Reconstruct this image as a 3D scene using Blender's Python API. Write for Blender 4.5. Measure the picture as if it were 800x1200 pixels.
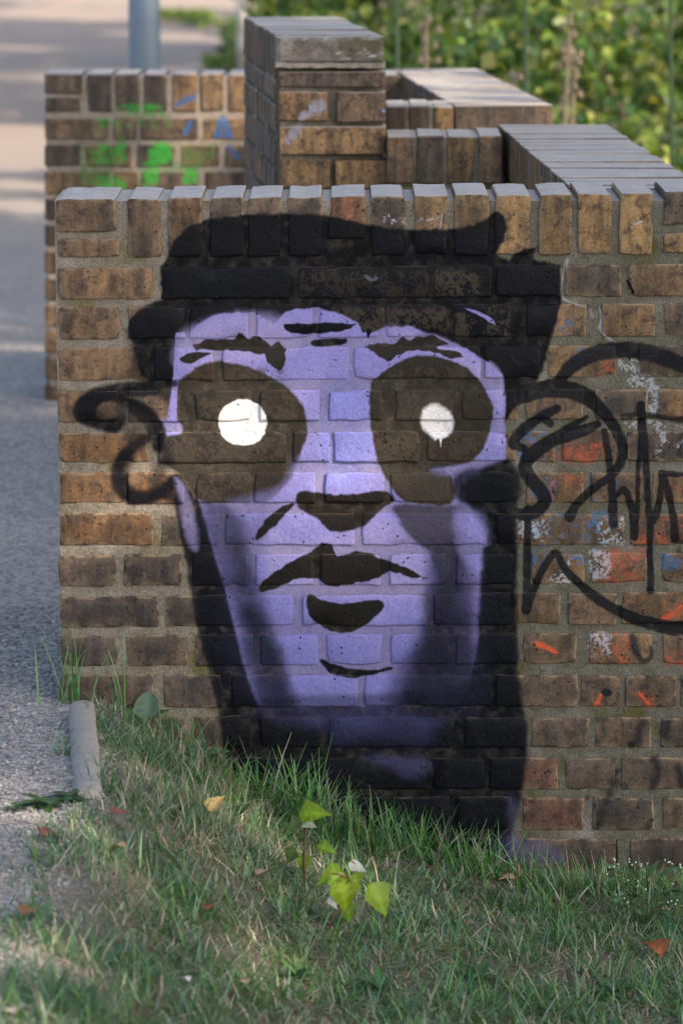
import bpy, math, random
import numpy as np
from mathutils import Vector, Matrix, noise as mnoise

R = math.radians
random.seed(11)
rng = np.random.default_rng(11)
S = bpy.context.scene
for o in list(bpy.data.objects):
    bpy.data.objects.remove(o)
COL = S.collection

# ------------------------------------------------------------------ camera
F_PX = 4018.0                      # focal length in photo pixels (photo 800 x 1200)
CAM = np.array([0.0, -7.0, 1.76])
PITCH = math.atan(780.0 / F_PX)
cam_d = bpy.data.cameras.new("camera")
cam = bpy.data.objects.new("camera", cam_d)
COL.objects.link(cam)
cam.location = CAM
cam.rotation_euler = (math.pi / 2 - PITCH, 0, 0)
cam_d.sensor_fit = 'VERTICAL'
cam_d.sensor_height = 36.0
cam_d.lens = 36.0 * F_PX / 1200.0
cam_d.clip_start = 0.1
cam_d.clip_end = 600
cam_d.dof.use_dof = True
cam_d.dof.focus_distance = 7.05
cam_d.dof.aperture_fstop = 4.5
S.camera = cam

# ------------------------------------------------------------------ light
SUN_EL, SUN_AZ = R(38), R(130)     # azimuth clockwise from +Y : behind the camera, to the right
SUN = Vector((math.sin(SUN_AZ) * math.cos(SUN_EL), math.cos(SUN_AZ) * math.cos(SUN_EL), math.sin(SUN_EL)))
w = bpy.data.worlds.new("World")
S.world = w
w.use_nodes = True
nt = w.node_tree
sky = nt.nodes.new("ShaderNodeTexSky")
sky.sky_type = 'NISHITA'
sky.sun_disc = False
sky.sun_elevation = SUN_EL
sky.sun_rotation = SUN_AZ
sky.air_density = 1.0
sky.dust_density = 3.5
sky.ozone_density = 1.0
bg = nt.nodes["Background"]
bg.inputs['Strength'].default_value = 0.15
nt.links.new(sky.outputs[0], bg.inputs[0])
sd = bpy.data.lights.new("sun", 'SUN')
sd.energy = 3.5
sd.angle = R(0.53)
sd.color = (1.0, 0.82, 0.62)
so = bpy.data.objects.new("sun", sd)
COL.objects.link(so)
so.rotation_euler = SUN.to_track_quat('Z', 'Y').to_euler()
S.view_settings.view_transform = 'Standard'
S.view_settings.look = 'None'
S.view_settings.gamma = 1.0
S.view_settings.use_curve_mapping = False
S.view_settings.exposure = 0.82

# ------------------------------------------------------------------ measuring helpers
def ray(px, py):
    a = (px - 400.0) / F_PX
    b = (600.0 - py) / F_PX
    c, s = math.cos(PITCH), math.sin(PITCH)
    return np.array([a, c + b * s, -s + b * c])

def at_y(px, py, y):               # point of the plane y = const seen at a photo pixel
    d = ray(px, py)
    return CAM + d * ((y - CAM[1]) / d[1])

def at_z(px, py, z):
    d = ray(px, py)
    return CAM + d * ((z - CAM[2]) / d[2])

def wall(px, py):                  # front wall plane, (x, z)
    p = at_y(px, py, 0.0)
    return p[0], p[2]

# ------------------------------------------------------------------ object helpers
def tag(o, label=None, cat=None, group=None, kind=None):
    if label: o['label'] = label
    if cat: o['category'] = cat
    if group: o['group'] = group
    if kind: o['kind'] = kind
    return o

def empty(name, loc, label=None, cat=None, group=None):
    o = bpy.data.objects.new(name, None)
    o.empty_display_size = 0.1
    COL.objects.link(o)
    o.location = loc
    return tag(o, label, cat, group)

def link(name, me, mat=None, parent=None, loc=(0, 0, 0)):
    o = bpy.data.objects.new(name, me)
    COL.objects.link(o)
    if mat is not None and not me.materials:
        me.materials.append(mat)
    o.location = loc
    if parent is not None:
        o.parent = parent
    return o

def mesh(name, verts, faces, smooth=False):
    me = bpy.data.meshes.new(name)
    me.from_pydata([tuple(map(float, v)) for v in verts], [], [tuple(int(i) for i in f) for f in faces])
    if smooth:
        me.polygons.foreach_set('use_smooth', [True] * len(me.polygons))
    me.update()
    return me

def mesh_np(name, V, Fq, smooth=False, col=None):
    """V (n,3), Fq (m,k) with constant k; col (n,3) optional point colour 'Col'"""
    V = np.asarray(V, dtype=np.float32); Fq = np.asarray(Fq, dtype=np.int32)
    me = bpy.data.meshes.new(name)
    m, k = Fq.shape
    me.vertices.add(len(V)); me.vertices.foreach_set('co', V.ravel())
    me.loops.add(m * k); me.loops.foreach_set('vertex_index', Fq.ravel())
    me.polygons.add(m)
    me.polygons.foreach_set('loop_start', np.arange(0, m * k, k, dtype=np.int32))
    me.polygons.foreach_set('loop_total', np.full(m, k, dtype=np.int32))
    if smooth:
        me.polygons.foreach_set('use_smooth', np.ones(m, dtype=bool))
    me.update(calc_edges=True)
    if col is not None:
        a = me.color_attributes.new('Col', 'FLOAT_COLOR', 'POINT')
        c4 = np.ones((len(V), 4), dtype=np.float32); c4[:, :3] = col
        a.data.foreach_set('color', c4.ravel())
    return me

def tube(path, radii, n=8, cap=True):
    V, Fa = [], []
    path = [Vector(p) for p in path]
    for i, p in enumerate(path):
        d = (path[min(i + 1, len(path) - 1)] - path[max(i - 1, 0)]).normalized()
        a = d.orthogonal().normalized() if abs(d.z) < 0.99 else Vector((1, 0, 0))
        if abs(d.z) < 0.99:
            a = d.cross(Vector((0, 0, 1))).normalized()
        b = d.cross(a).normalized()
        for k in range(n):
            t = 2 * math.pi * k / n
            V.append(p + (a * math.cos(t) + b * math.sin(t)) * radii[i])
    for i in range(len(path) - 1):
        for k in range(n):
            Fa.append((i * n + k, i * n + (k + 1) % n, (i + 1) * n + (k + 1) % n, (i + 1) * n + k))
    if cap:
        Fa.append(tuple(range(n - 1, -1, -1)))
        Fa.append(tuple(range((len(path) - 1) * n, len(path) * n)))
    return V, Fa

def merge(parts):
    V, Fa = [], []
    for v, f in parts:
        b = len(V)
        V += list(v)
        Fa += [tuple(i + b for i in q) for q in f]
    return V, Fa

# ------------------------------------------------------------------ node helpers
class NT:
    def __init__(self, name):
        self.mat = bpy.data.materials.new(name)
        self.mat.use_nodes = True
        self.t = self.mat.node_tree
        self.p = self.t.nodes['Principled BSDF']
        self.out = self.t.nodes['Material Output']
    def n(self, typ, **kw):
        nd = self.t.nodes.new(typ)
        for k, v in kw.items():
            setattr(nd, k, v)
        return nd
    def l(self, a, b):
        self.t.links.new(a, b)
    def setin(self, sock, v):
        if hasattr(v, 'is_output'):
            self.l(v, sock)
        elif isinstance(v, (tuple, list)) and len(v) == 3 and sock.type == 'RGBA':
            sock.default_value = (*v, 1)
        else:
            sock.default_value = v
    def noise(self, vec, scale, detail=4, rough=0.55, out='Fac', dist=0.0):
        nd = self.n('ShaderNodeTexNoise')
        nd.inputs['Scale'].default_value = scale
        nd.inputs['Detail'].default_value = detail
        nd.inputs['Roughness'].default_value = rough
        nd.inputs['Distortion'].default_value = dist
        self.l(vec, nd.inputs['Vector'])
        return nd.outputs[out]
    def ramp(self, fac, lo, hi, a=0.0, b=1.0):
        nd = self.n('ShaderNodeMapRange', interpolation_type='SMOOTHSTEP')
        self.l(fac, nd.inputs['Value'])
        nd.inputs['From Min'].default_value = lo
        nd.inputs['From Max'].default_value = hi
        nd.inputs['To Min'].default_value = a
        nd.inputs['To Max'].default_value = b
        return nd.outputs['Result']
    def mix(self, fac, a, b, mode='MIX'):
        nd = self.n('ShaderNodeMix', data_type='RGBA', blend_type=mode)
        self.setin(nd.inputs[0], fac)
        self.setin(nd.inputs[6], a)
        self.setin(nd.inputs[7], b)
        return nd.outputs[2]
    def math(self, op, a, b=0.0, c=0.0, clamp=False):
        nd = self.n('ShaderNodeMath', operation=op, use_clamp=clamp)
        self.setin(nd.inputs[0], a)
        self.setin(nd.inputs[1], b)
        self.setin(nd.inputs[2], c)
        return nd.outputs[0]
    def vadd(self, a, b):
        nd = self.n('ShaderNodeVectorMath', operation='ADD')
        self.setin(nd.inputs[0], a); self.setin(nd.inputs[1], b)
        return nd.outputs[0]
    def bump(self, h, strength, dist, normal=None):
        nd = self.n('ShaderNodeBump')
        nd.inputs['Strength'].default_value = strength
        nd.inputs['Distance'].default_value = dist
        self.l(h, nd.inputs['Height'])
        if normal is not None:
            self.l(normal, nd.inputs['Normal'])
        return nd.outputs[0]

def attr_mat(name, rough=0.6, transl=0.0, noise_amt=0.25, noise_scale=60, spec=0.5, back=None, tcol=(1, 1, 1)):
    """material whose colour is the mesh's own 'Col' attribute with some procedural mottling"""
    m = NT(name)
    at = m.n('ShaderNodeAttribute', attribute_name='Col').outputs['Color']
    co = m.n('ShaderNodeTexCoord').outputs['Object']
    nz = m.noise(co, noise_scale, 3)
    c = m.mix(1.0, at, m.mix(nz, (1 - noise_amt,) * 3, (1 + noise_amt,) * 3), 'MULTIPLY')
    if back is not None:
        c = m.mix(m.n('ShaderNodeNewGeometry').outputs['Backfacing'], c, back)
    m.l(c, m.p.inputs['Base Color'])
    m.p.inputs['Roughness'].default_value = rough
    m.p.inputs['Specular IOR Level'].default_value = spec
    if transl > 0:
        tr = m.n('ShaderNodeBsdfTranslucent')
        m.l(m.mix(1.0, c, tcol, 'MULTIPLY'), tr.inputs['Color'])
        mx = m.n('ShaderNodeMixShader')
        mx.inputs[0].default_value = transl
        m.l(m.p.outputs[0], mx.inputs[1]); m.l(tr.outputs[0], mx.inputs[2])
        m.l(mx.outputs[0], m.out.inputs['Surface'])
    return m.mat

# ------------------------------------------------------------------ spray paint, rasterised by the script in wall coordinates
def vnoise(h, wd, cell, seed):
    g = np.random.default_rng(seed)
    gy, gx = int(h / cell) + 3, int(wd / cell) + 3
    a = g.random((gy, gx)).astype(np.float32)
    yy = np.arange(h) / cell; xx = np.arange(wd) / cell
    y0 = yy.astype(int); x0 = xx.astype(int)
    fy = (yy - y0)[:, None].astype(np.float32); fx = (xx - x0)[None, :].astype(np.float32)
    fy = fy * fy * (3 - 2 * fy); fx = fx * fx * (3 - 2 * fx)
    A = a[y0][:, x0]; B = a[y0][:, x0 + 1]; C = a[y0 + 1][:, x0]; D = a[y0 + 1][:, x0 + 1]
    return (A * (1 - fx) + B * fx) * (1 - fy) + (C * (1 - fx) + D * fx) * fy

def spline(pts, closed, sub=5):
    P = np.array(pts, float); n = len(P); out = []
    rngi = range(n) if closed else range(n - 1)
    for i in rngi:
        if closed:
            p0, p1, p2, p3 = P[i - 1], P[i], P[(i + 1) % n], P[(i + 2) % n]
        else:
            p0, p1, p2, p3 = P[max(i - 1, 0)], P[i], P[i + 1], P[min(i + 2, n - 1)]
        for t in np.linspace(0, 1, sub, endpoint=False):
            out.append(0.5 * ((2 * p1) + (p2 - p0) * t + (2 * p0 - 5 * p1 + 4 * p2 - p3) * t * t + (3 * p1 - p0 - 3 * p2 + p3) * t ** 3))
    if not closed:
        out.append(P[-1])
    return np.array(out)

class Paint:
    """premultiplied colour + coverage, in the plane of a wall (x to the right, z up)"""
    def __init__(self, x0, x1, z0, z1, res, project):
        self.x0, self.z0, self.res = x0, z0, res
        self.W = int((x1 - x0) / res); self.H = int((z1 - z0) / res)
        self.x1 = x0 + self.W * res; self.z1 = z0 + self.H * res
        self.C = np.zeros((self.H, self.W, 3), np.float32)
        self.A = np.zeros((self.H, self.W), np.float32)
        self.n1 = vnoise(self.H, self.W, 9, 1) - .5
        self.n2 = vnoise(self.H, self.W, 30, 2) - .5
        self.n3 = vnoise(self.H, self.W, 3.2, 3) - .5
        self.n4 = vnoise(self.H, self.W, 90, 4) - .5
        self.proj = project
    def _grid(self, lo, hi, pad):
        i0 = max(int((lo[0] - pad - self.x0) / self.res), 0); i1 = min(int((hi[0] + pad - self.x0) / self.res) + 1, self.W)
        j0 = max(int((lo[1] - pad - self.z0) / self.res), 0); j1 = min(int((hi[1] + pad - self.z0) / self.res) + 1, self.H)
        if i1 <= i0 or j1 <= j0: return None
        X = (self.x0 + (np.arange(i0, i1) + .5) * self.res)[None, :].astype(np.float32)
        Z = (self.z0 + (np.arange(j0, j1) + .5) * self.res)[:, None].astype(np.float32)
        return X, Z, (slice(j0, j1), slice(i0, i1))
    def _over(self, sl, cov, col):
        cov = np.clip(cov, 0, 1)
        if col is None:                       # rub out
            self.C[sl] *= (1 - cov)[..., None]; self.A[sl] *= 1 - cov
            return
        self.C[sl] = self.C[sl] * (1 - cov)[..., None] + cov[..., None] * np.array(col, np.float32)
        self.A[sl] = self.A[sl] * (1 - cov) + cov
    def poly(self, pts, col, soft=3.0, alpha=1.0, wob=1.0, smooth=True, patchy=0.0):
        P = np.array([self.proj(*p) for p in pts])
        if smooth: P = spline(P, True, 4)
        s = soft * 1e-3
        g = self._grid(P.min(0), P.max(0), s * 1.2 + .004)
        if g is None: return
        X, Z, sl = g
        d2 = np.full((Z.shape[0], X.shape[1]), 1e9, np.float32)
        ins = np.zeros(d2.shape, bool)
        Q = np.roll(P, -1, 0)
        for (ax, az), (bx, bz) in zip(P, Q):
            ex, ez = bx - ax, bz - az
            L = ex * ex + ez * ez
            if L < 1e-12: continue
            t = np.clip(((X - ax) * ex + (Z - az) * ez) / L, 0, 1)
            d2 = np.minimum(d2, (X - ax - t * ex) ** 2 + (Z - az - t * ez) ** 2)
            if abs(ez) > 1e-9:
                c = ((az > Z) != (bz > Z)) & (X < ex * (Z - az) / ez + ax)
                ins ^= c
        sd_ = np.sqrt(d2) * np.where(ins, 1, -1)
        sd_ += (self.n1[sl] * 4e-3 + self.n3[sl] * 1.2e-3) * wob + self.n2[sl] * s * .5
        cov = np.clip(sd_ / (2 * s) + .5, 0, 1)
        cov = cov * cov * (3 - 2 * cov) * alpha
        if patchy > 0:
            q = self.n1[sl] * .75 + self.n2[sl] * .9 + self.n3[sl] * 1.1
            cov *= np.clip((q + .5 - patchy) * 2.6, 0, 1)
        self._over(sl, cov, col)
    def stroke(self, pts, width, col, soft=2.0, alpha=1.0, wob=.7):
        wd = width if isinstance(width, (list, tuple)) else [width] * len(pts)
        P = spline([(*self.proj(*p), w_) for p, w_ in zip(pts, wd)], False, 5)
        s = soft * 1e-3
        k = 1.745e-3 / 2 * self.kw if hasattr(self, 'kw') else 1.745e-3 / 2
        g = self._grid(P[:, :2].min(0), P[:, :2].max(0), max(wd) * k + s + .004)
        if g is None: return
        X, Z, sl = g
        best = np.full((Z.shape[0], X.shape[1]), -1e9, np.float32)
        for a, b in zip(P[:-1], P[1:]):
            ex, ez = b[0] - a[0], b[1] - a[1]
            L = ex * ex + ez * ez + 1e-12
            t = np.clip(((X - a[0]) * ex + (Z - a[1]) * ez) / L, 0, 1)
            d = np.sqrt((X - a[0] - t * ex) ** 2 + (Z - a[1] - t * ez) ** 2)
            best = np.maximum(best, (a[2] + (b[2] - a[2]) * t) * k - d)
        best += (self.n1[sl] * 3e-3 + self.n3[sl] * 1e-3) * wob
        cov = np.clip(best / (2 * s) + .5, 0, 1)
        self._over(sl, cov * cov * (3 - 2 * cov) * alpha, col)
    def ellipse(self, cx, cy, rx, ry, col, rot=0, **kw):
        a = R(rot); pts = []
        for k in range(18):
            t = 2 * math.pi * k / 18
            x, y = rx * math.cos(t), ry * math.sin(t)
            pts.append((cx + x * math.cos(a) - y * math.sin(a), cy + x * math.sin(a) + y * math.cos(a)))
        self.poly(pts, col, **kw)
    def image(self, name):
        im = bpy.data.images.new(name, self.W, self.H, alpha=True, float_buffer=True)
        im.colorspace_settings.name = 'Non-Color'
        im.alpha_mode = 'CHANNEL_PACKED'
        px = np.ones((self.H, self.W, 4), np.float32)
        px[..., :3] = self.C; px[..., 3] = self.A
        im.pixels.foreach_set(px.ravel())
        im.update(); im.pack()
        return im

BLACK = (.0055, .0065, .0105)
BROWNBLK = (.030, .025, .021)
LAV = (.305, .285, .655)
LAVHI = (.43, .375, .70)
WHITE = (.86, .86, .88)

fp = Paint(-.62, .82, -.46, 1.09, .00125, wall)
# old coloured paint under everything on the right-hand side
BLU = (.045, .17, .36); ORG = (.62, .12, .055); PAL = (.55, .58, .66)
def rect(x0, y0, x1, y1): return [(x0, y0), ((x0 + x1) / 2, y0 - 1), (x1, y0 + 1), (x1 + 1, (y0 + y1) / 2), (x1, y1), ((x0 + x1) / 2, y1 + 1), (x0, y1), (x0 - 1, (y0 + y1) / 2)]
for r_ in ((622, 600, 712, 634), (694, 553, 721, 586), (667, 408, 684, 432), (650, 376, 668, 394), (776, 648, 812, 667), (660, 650, 684, 661), (622, 560, 650, 590), (612, 640, 640, 662), (610, 500, 640, 540)):
    fp.poly(rect(*r_), BLU, soft=5, alpha=.7, patchy=.45)
for r_ in ((658, 520, 704, 541), (642, 553, 684, 590), (685, 422, 720, 441), (782, 560, 815, 583), (745, 605, 815, 636), (710, 644, 758, 682), (690, 742, 735, 776), (775, 762, 815, 778), (772, 706, 798, 728), (745, 812, 764, 830), (620, 520, 650, 540)):
    fp.poly(rect(*r_), ORG, soft=6, alpha=.48, patchy=.62)
for r_ in ((706, 646, 750, 680), (655, 520, 712, 541), (745, 605, 815, 632)):
    fp.poly(rect(*r_), ORG, soft=9, alpha=.26, patchy=.2)
for r_ in ((726, 420, 746, 440), (733, 440, 764, 453), (759, 454, 771, 484), (734, 494, 815, 501), (769, 501, 782, 538), (702, 607, 731, 638), (691, 646, 713, 676), (690, 742, 714, 768), (600, 606, 640, 636), (640, 655, 668, 684), (792, 500, 815, 525)):
    fp.poly(rect(*r_), PAL, soft=4, alpha=.62, patchy=.40)
fp.stroke([(629, 754), (640, 758), (651, 764)], [7, 6, 4], ORG, soft=3)
fp.stroke([(698, 826), (703, 815)], [6, 4], ORG, soft=3)
fp.stroke([(750, 814), (757, 822), (762, 828)], [4, 5, 4], ORG, soft=3)
fp.stroke([(776, 726), (788, 720), (797, 710)], [5, 6, 4], ORG, soft=3)
fp.stroke([(740, 745), (744, 762), (752, 774), (762, 770), (761, 758)], [7, 8, 7, 7, 4], (.03, .03, .035), soft=4, alpha=.9)
# dark drips low on the right
for p_ in ([(752, 846), (748, 858), (746, 870)], [(716, 930), (706, 945), (702, 965)], [(766, 890), (770, 905), (764, 924)], [(722, 905), (718, 920)], [(782, 846), (779, 860)], [(794, 900), (799, 920)]):
    fp.stroke(p_, [10] * len(p_), (.02, .02, .024), soft=8, alpha=.85, wob=2)
fp.ellipse(711, 811, 6, 5, (.02, .02, .024), soft=3)
fp.ellipse(739, 872, 6, 5, (.02, .02, .024), soft=4)
# efflorescence, cracks, scratches
CR = (.50, .50, .54)
fp.stroke([(667, 298), (661, 316), (657, 336), (660, 350), (673, 356), (690, 361)], [1.5, 2.2, 3, 2, 1.6, 1.4], CR, soft=1.5, alpha=.65, wob=1.6)
fp.stroke([(690, 361), (694, 372)], 2, CR, soft=2, alpha=.4, wob=1.6)
fp.stroke([(700, 352), (704, 372), (704, 388), (716, 399), (727, 404)], [1.4, 2.2, 2.2, 2, 1.6], CR, soft=1.5, alpha=.7, wob=1.6)
fp.stroke([(727, 404), (735, 416), (737, 422)], 3, (.01, .01, .01), soft=1)
fp.stroke([(735, 330), (741, 342)], [3, 5], (.008, .008, .008), soft=1)
fp.stroke([(722, 985), (722, 1016)], 3, (.008, .008, .008), soft=1)
fp.stroke([(742, 263), (752, 259)], 2, (.6, .6, .6), soft=1, alpha=.6)
# ---- black hat, hair and neck
hat = [(190, 352), (188, 330), (189, 312), (196, 300), (204, 281), (222, 265), (246, 256), (290, 251), (340, 250), (376, 251), (430, 262), (460, 268), (490, 268), (523, 268), (555, 264), (572, 254), (582, 246), (591, 255), (594, 268), (589, 285), (580, 298), (596, 305), (604, 296), (614, 290), (627, 291), (625, 304), (656, 311), (658, 345), (652, 375), (644, 405), (637, 430), (628, 448), (608, 468), (598, 486), (590, 500), (560, 480), (480, 400), (330, 390), (207, 400), (205, 450), (180, 455), (166, 440), (156, 405), (149, 384), (154, 371), (170, 358)]
fp.poly(hat, BLACK, soft=4, smooth=False, alpha=.99)
fp.poly([(150, 395), (165, 395), (200, 400), (205, 440), (200, 470), (176, 460), (162, 440)], BLACK, soft=12, alpha=.8)
# scarce paint on the hat's courses: brownish bricks
fp.poly(rect(352, 318, 500, 348), (.05, .043, .036), soft=10, alpha=.55, patchy=.3)
fp.poly(rect(510, 318, 560, 346), (.075, .06, .045), soft=10, alpha=.75, patchy=.3)
fp.poly(rect(395, 362, 520, 388), (.07, .056, .042), soft=10, alpha=.7, patchy=.25)
fp.poly(rect(535, 360, 595, 395), (.07, .056, .044), soft=9, alpha=.75, patchy=.3)
# right-hand dark side and neck
side = [(585, 532), (598, 540), (604, 560), (604, 650), (603, 700), (606, 780), (610, 810), (617, 845), (618, 884), (613, 918), (606, 938), (598, 975), (590, 1010), (540, 1015), (450, 990), (380, 965), (310, 925), (278, 900), (262, 872), (262, 838), (250, 790), (236, 738), (229, 693), (218, 637), (206, 590), (196, 560), (215, 548), (235, 575), (258, 655), (290, 780), (302, 822), (330, 828), (520, 826), (545, 800), (560, 740), (568, 640), (540, 560)]
fp.poly(side, BLACK, soft=9, smooth=False)
fp.poly([(255, 825), (330, 822), (540, 822), (600, 790), (616, 850), (610, 930), (594, 1010), (450, 1010), (280, 920), (262, 880)], BLACK, soft=7, smooth=False)
# ---- face
face = [(207, 390), (222, 390), (234, 379), (247, 371), (263, 367), (291, 366), (303, 368), (312, 376), (322, 379), (331, 369), (334, 365), (347, 362), (369, 361), (391, 365), (406, 371), (419, 380), (425, 389), (436, 391), (443, 388), (452, 383), (480, 383), (506, 391), (532, 402), (555, 414), (577, 429), (589, 440), (592, 470), (592, 500), (592, 538), (570, 545), (560, 560), (570, 600), (570, 650), (565, 715), (559, 765), (550, 795), (528, 826), (420, 829), (305, 829), (296, 812), (285, 780), (275, 737), (263, 690), (247, 637), (232, 588), (224, 560), (215, 540), (190, 500), (203, 470), (206, 430)]
fp.poly(face, LAV, soft=2.5, smooth=False)
fp.poly([(186, 489), (198, 493), (203, 470), (212, 470), (208, 492), (216, 510), (196, 506)], LAV, soft=3)
fp.poly([(215, 392), (260, 372), (330, 372), (350, 410), (300, 420), (212, 430)], LAVHI, soft=16, alpha=.75)
fp.poly([(455, 386), (500, 392), (560, 425), (584, 445), (585, 475), (560, 440), (500, 410)], LAVHI, soft=14, alpha=.8)
fp.poly([(310, 600), (350, 640), (470, 610), (500, 690), (450, 700), (330, 690), (310, 640)], LAVHI, soft=18, alpha=.7)
fp.poly([(378, 455), (430, 460), (430, 560), (380, 560)], (.235, .255, .68), soft=18, alpha=.7)
# paint thinned out in horizontal joints and greyer
fp.poly([(236, 592), (262, 592), (288, 680), (312, 760), (330, 826), (302, 826), (276, 735)], (.20, .19, .42), soft=14, alpha=.65)
fp.poly([(256, 590), (282, 600), (296, 650), (288, 680), (272, 650)], (.035, .033, .055), soft=22, alpha=.75)
fp.poly([(288, 660), (306, 690), (326, 760), (345, 822), (315, 826), (296, 770), (280, 700)], (.04, .04, .08), soft=20, alpha=.75)
fp.poly([(262, 690), (330, 700), (420, 740), (520, 700), (566, 690), (550, 826), (305, 829)], (.155, .16, .47), soft=40, alpha=.45)
fp.poly([(238, 600), (262, 600), (300, 740), (322, 826), (302, 826), (270, 720)], (.10, .095, .23), soft=14, alpha=.5)
fp.poly([(268, 640), (290, 650), (322, 740), (338, 800), (322, 810), (296, 740)], (.03, .03, .06), soft=24, alpha=.6)
fp.poly([(300, 600), (318, 600), (306, 640), (298, 660)], (.16, .14, .30), soft=16, alpha=.6)
fp.poly([(228, 590), (262, 590), (284, 660), (296, 720), (284, 726), (262, 690), (244, 640)], BLACK, soft=18, alpha=.45)
fp.poly([(284, 720), (306, 720), (334, 790), (345, 826), (304, 826)], BLACK, soft=20, alpha=.72)
fp.poly([(500, 700), (545, 690), (556, 760), (545, 830), (480, 830), (490, 770)], BLACK, soft=22, alpha=.62)
fp.poly([(204, 585), (213, 637), (223, 693), (231, 738), (245, 790), (258, 838), (303, 830), (285, 780), (275, 737), (263, 690), (247, 637), (234, 590), (222, 566)], BLACK, soft=5, alpha=.9, smooth=False)
# right cheek: soft black mist
fp.poly([(463, 592), (520, 592), (548, 600), (540, 660), (520, 690), (505, 650), (482, 631), (466, 608)], (.045, .038, .034), soft=7, alpha=.88)
fp.poly([(505, 640), (560, 640), (545, 700), (540, 760), (560, 826), (480, 826), (492, 760), (500, 700)], (.038, .036, .075), soft=24, alpha=.9)
fp.poly([(540, 570), (600, 560), (600, 700), (580, 700), (572, 640)], BLACK, soft=11, alpha=.95)
fp.poly([(532, 600), (566, 610), (566, 665), (545, 660)], LAV, soft=13, alpha=.72)
fp.poly([(545, 680), (566, 680), (556, 770), (536, 800), (525, 740)], (.17, .155, .36), soft=16, alpha=.45)
fp.poly([(565, 640), (604, 640), (606, 830), (540, 830), (556, 780)], BLACK, soft=7, alpha=.97, smooth=False)
fp.poly([(470, 770), (500, 760), (520, 826), (450, 826)], (.05, .05, .13), soft=20, alpha=.7)
fp.poly([(505, 690), (552, 684), (548, 740), (556, 830), (478, 830), (494, 770)], BLACK, soft=22, alpha=.55)
fp.poly([(300, 818), (560, 812), (570, 840), (290, 840)], BLACK, soft=11, alpha=.55)
fp.poly([(492, 735), (530, 715), (560, 740), (562, 832), (470, 832), (482, 780)], (.012, .012, .03), soft=24, alpha=.6)
# beard haze
fp.poly([(380, 838), (460, 838), (505, 850), (495, 872), (440, 868), (385, 868)], (.06, .06, .17), soft=24, alpha=.35)
fp.poly([(425, 886), (490, 888), (505, 900), (480, 912), (455, 900)], (.09, .09, .22), soft=15, alpha=.4)
fp.poly([(590, 985), (640, 988), (660, 1012), (588, 1014)], (.18, .17, .40), soft=18, alpha=.32)
fp.poly([(596, 935), (606, 940), (606, 980), (596, 980)], (.24, .23, .5), soft=9, alpha=.12)
fp.poly([(205, 560), (222, 580), (232, 640), (222, 640), (212, 600)], (.30, .27, .52), soft=7, alpha=.55)
# ---- eye sockets
fp.poly([(203, 458), (219, 440), (245, 425), (268, 425), (294, 431), (320, 443), (342, 459), (355, 478), (360, 500), (357, 516), (350, 536), (341, 560), (328, 574), (310, 588), (270, 590), (232, 585), (214, 560), (193, 540), (196, 512), (214, 508), (208, 488)], None, soft=4)
fp.poly([(203, 458), (219, 440), (245, 425), (268, 425), (294, 431), (320, 443), (342, 459), (355, 478), (360, 500), (357, 516), (350, 536), (341, 560), (328, 574), (310, 588), (270, 590), (232, 585), (214, 560), (193, 540), (196, 512), (214, 508), (208, 488)], BROWNBLK, soft=4, alpha=.91)
fp.poly([(268, 588), (300, 580), (326, 572), (350, 536), (372, 548), (340, 596), (290, 606)], LAV, soft=14, alpha=.5)
fp.poly([(433, 472), (434, 452), (441, 442), (456, 430), (475, 421), (494, 417), (519, 420), (544, 430), (562, 447), (574, 468), (577, 487), (573, 506), (566, 525), (556, 538), (540, 545), (520, 550), (530, 562), (527, 590), (482, 589), (462, 575), (450, 556), (441, 534), (435, 502)], None, soft=3.5)
fp.poly([(433, 472), (434, 452), (441, 442), (456, 430), (475, 421), (494, 417), (519, 420), (544, 430), (562, 447), (574, 468), (577, 487), (573, 506), (566, 525), (556, 538), (540, 545), (520, 550), (530, 562), (527, 590), (482, 589), (462, 575), (450, 556), (441, 534), (435, 502)], BROWNBLK, soft=3.5, alpha=.91)
fp.poly([(505, 551), (545, 545), (562, 540), (590, 536), (562, 552), (530, 558)], LAV, soft=7, alpha=.75)
fp.poly([(534, 556), (602, 545), (604, 592), (540, 590)], BLACK, soft=10, alpha=.9)
fp.poly([(460, 556), (525, 556), (525, 588), (480, 588)], (.085, .07, .052), soft=8, alpha=.55)
# light brown thin-paint centres of the sockets
for r_ in ((230, 463, 292, 492), (196, 512, 330, 540), (232, 556, 292, 588), (308, 462, 345, 492), (465, 462, 528, 492), (442, 512, 490, 540), (502, 512, 560, 540), (205, 462, 216, 492), (262, 432, 330, 446), (455, 430, 545, 446)):
    fp.poly(rect(*r_), (.085, .07, .054), soft=6, alpha=.55, patchy=.2)
fp.poly([(212, 466), (228, 462), (232, 500), (224, 506), (216, 490)], BLACK, soft=4, alpha=.5)
fp.ellipse(284.5, 495, 28.5, 27, WHITE, soft=2)
fp.ellipse(512, 494, 17.5, 21, WHITE, rot=-28, soft=5)
fp.stroke([(516, 508), (516, 523)], [5, 1.4], WHITE, soft=1.5)
fp.stroke([(510, 508), (510, 515)], [4, 1.5], WHITE, soft=1.5)
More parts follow.
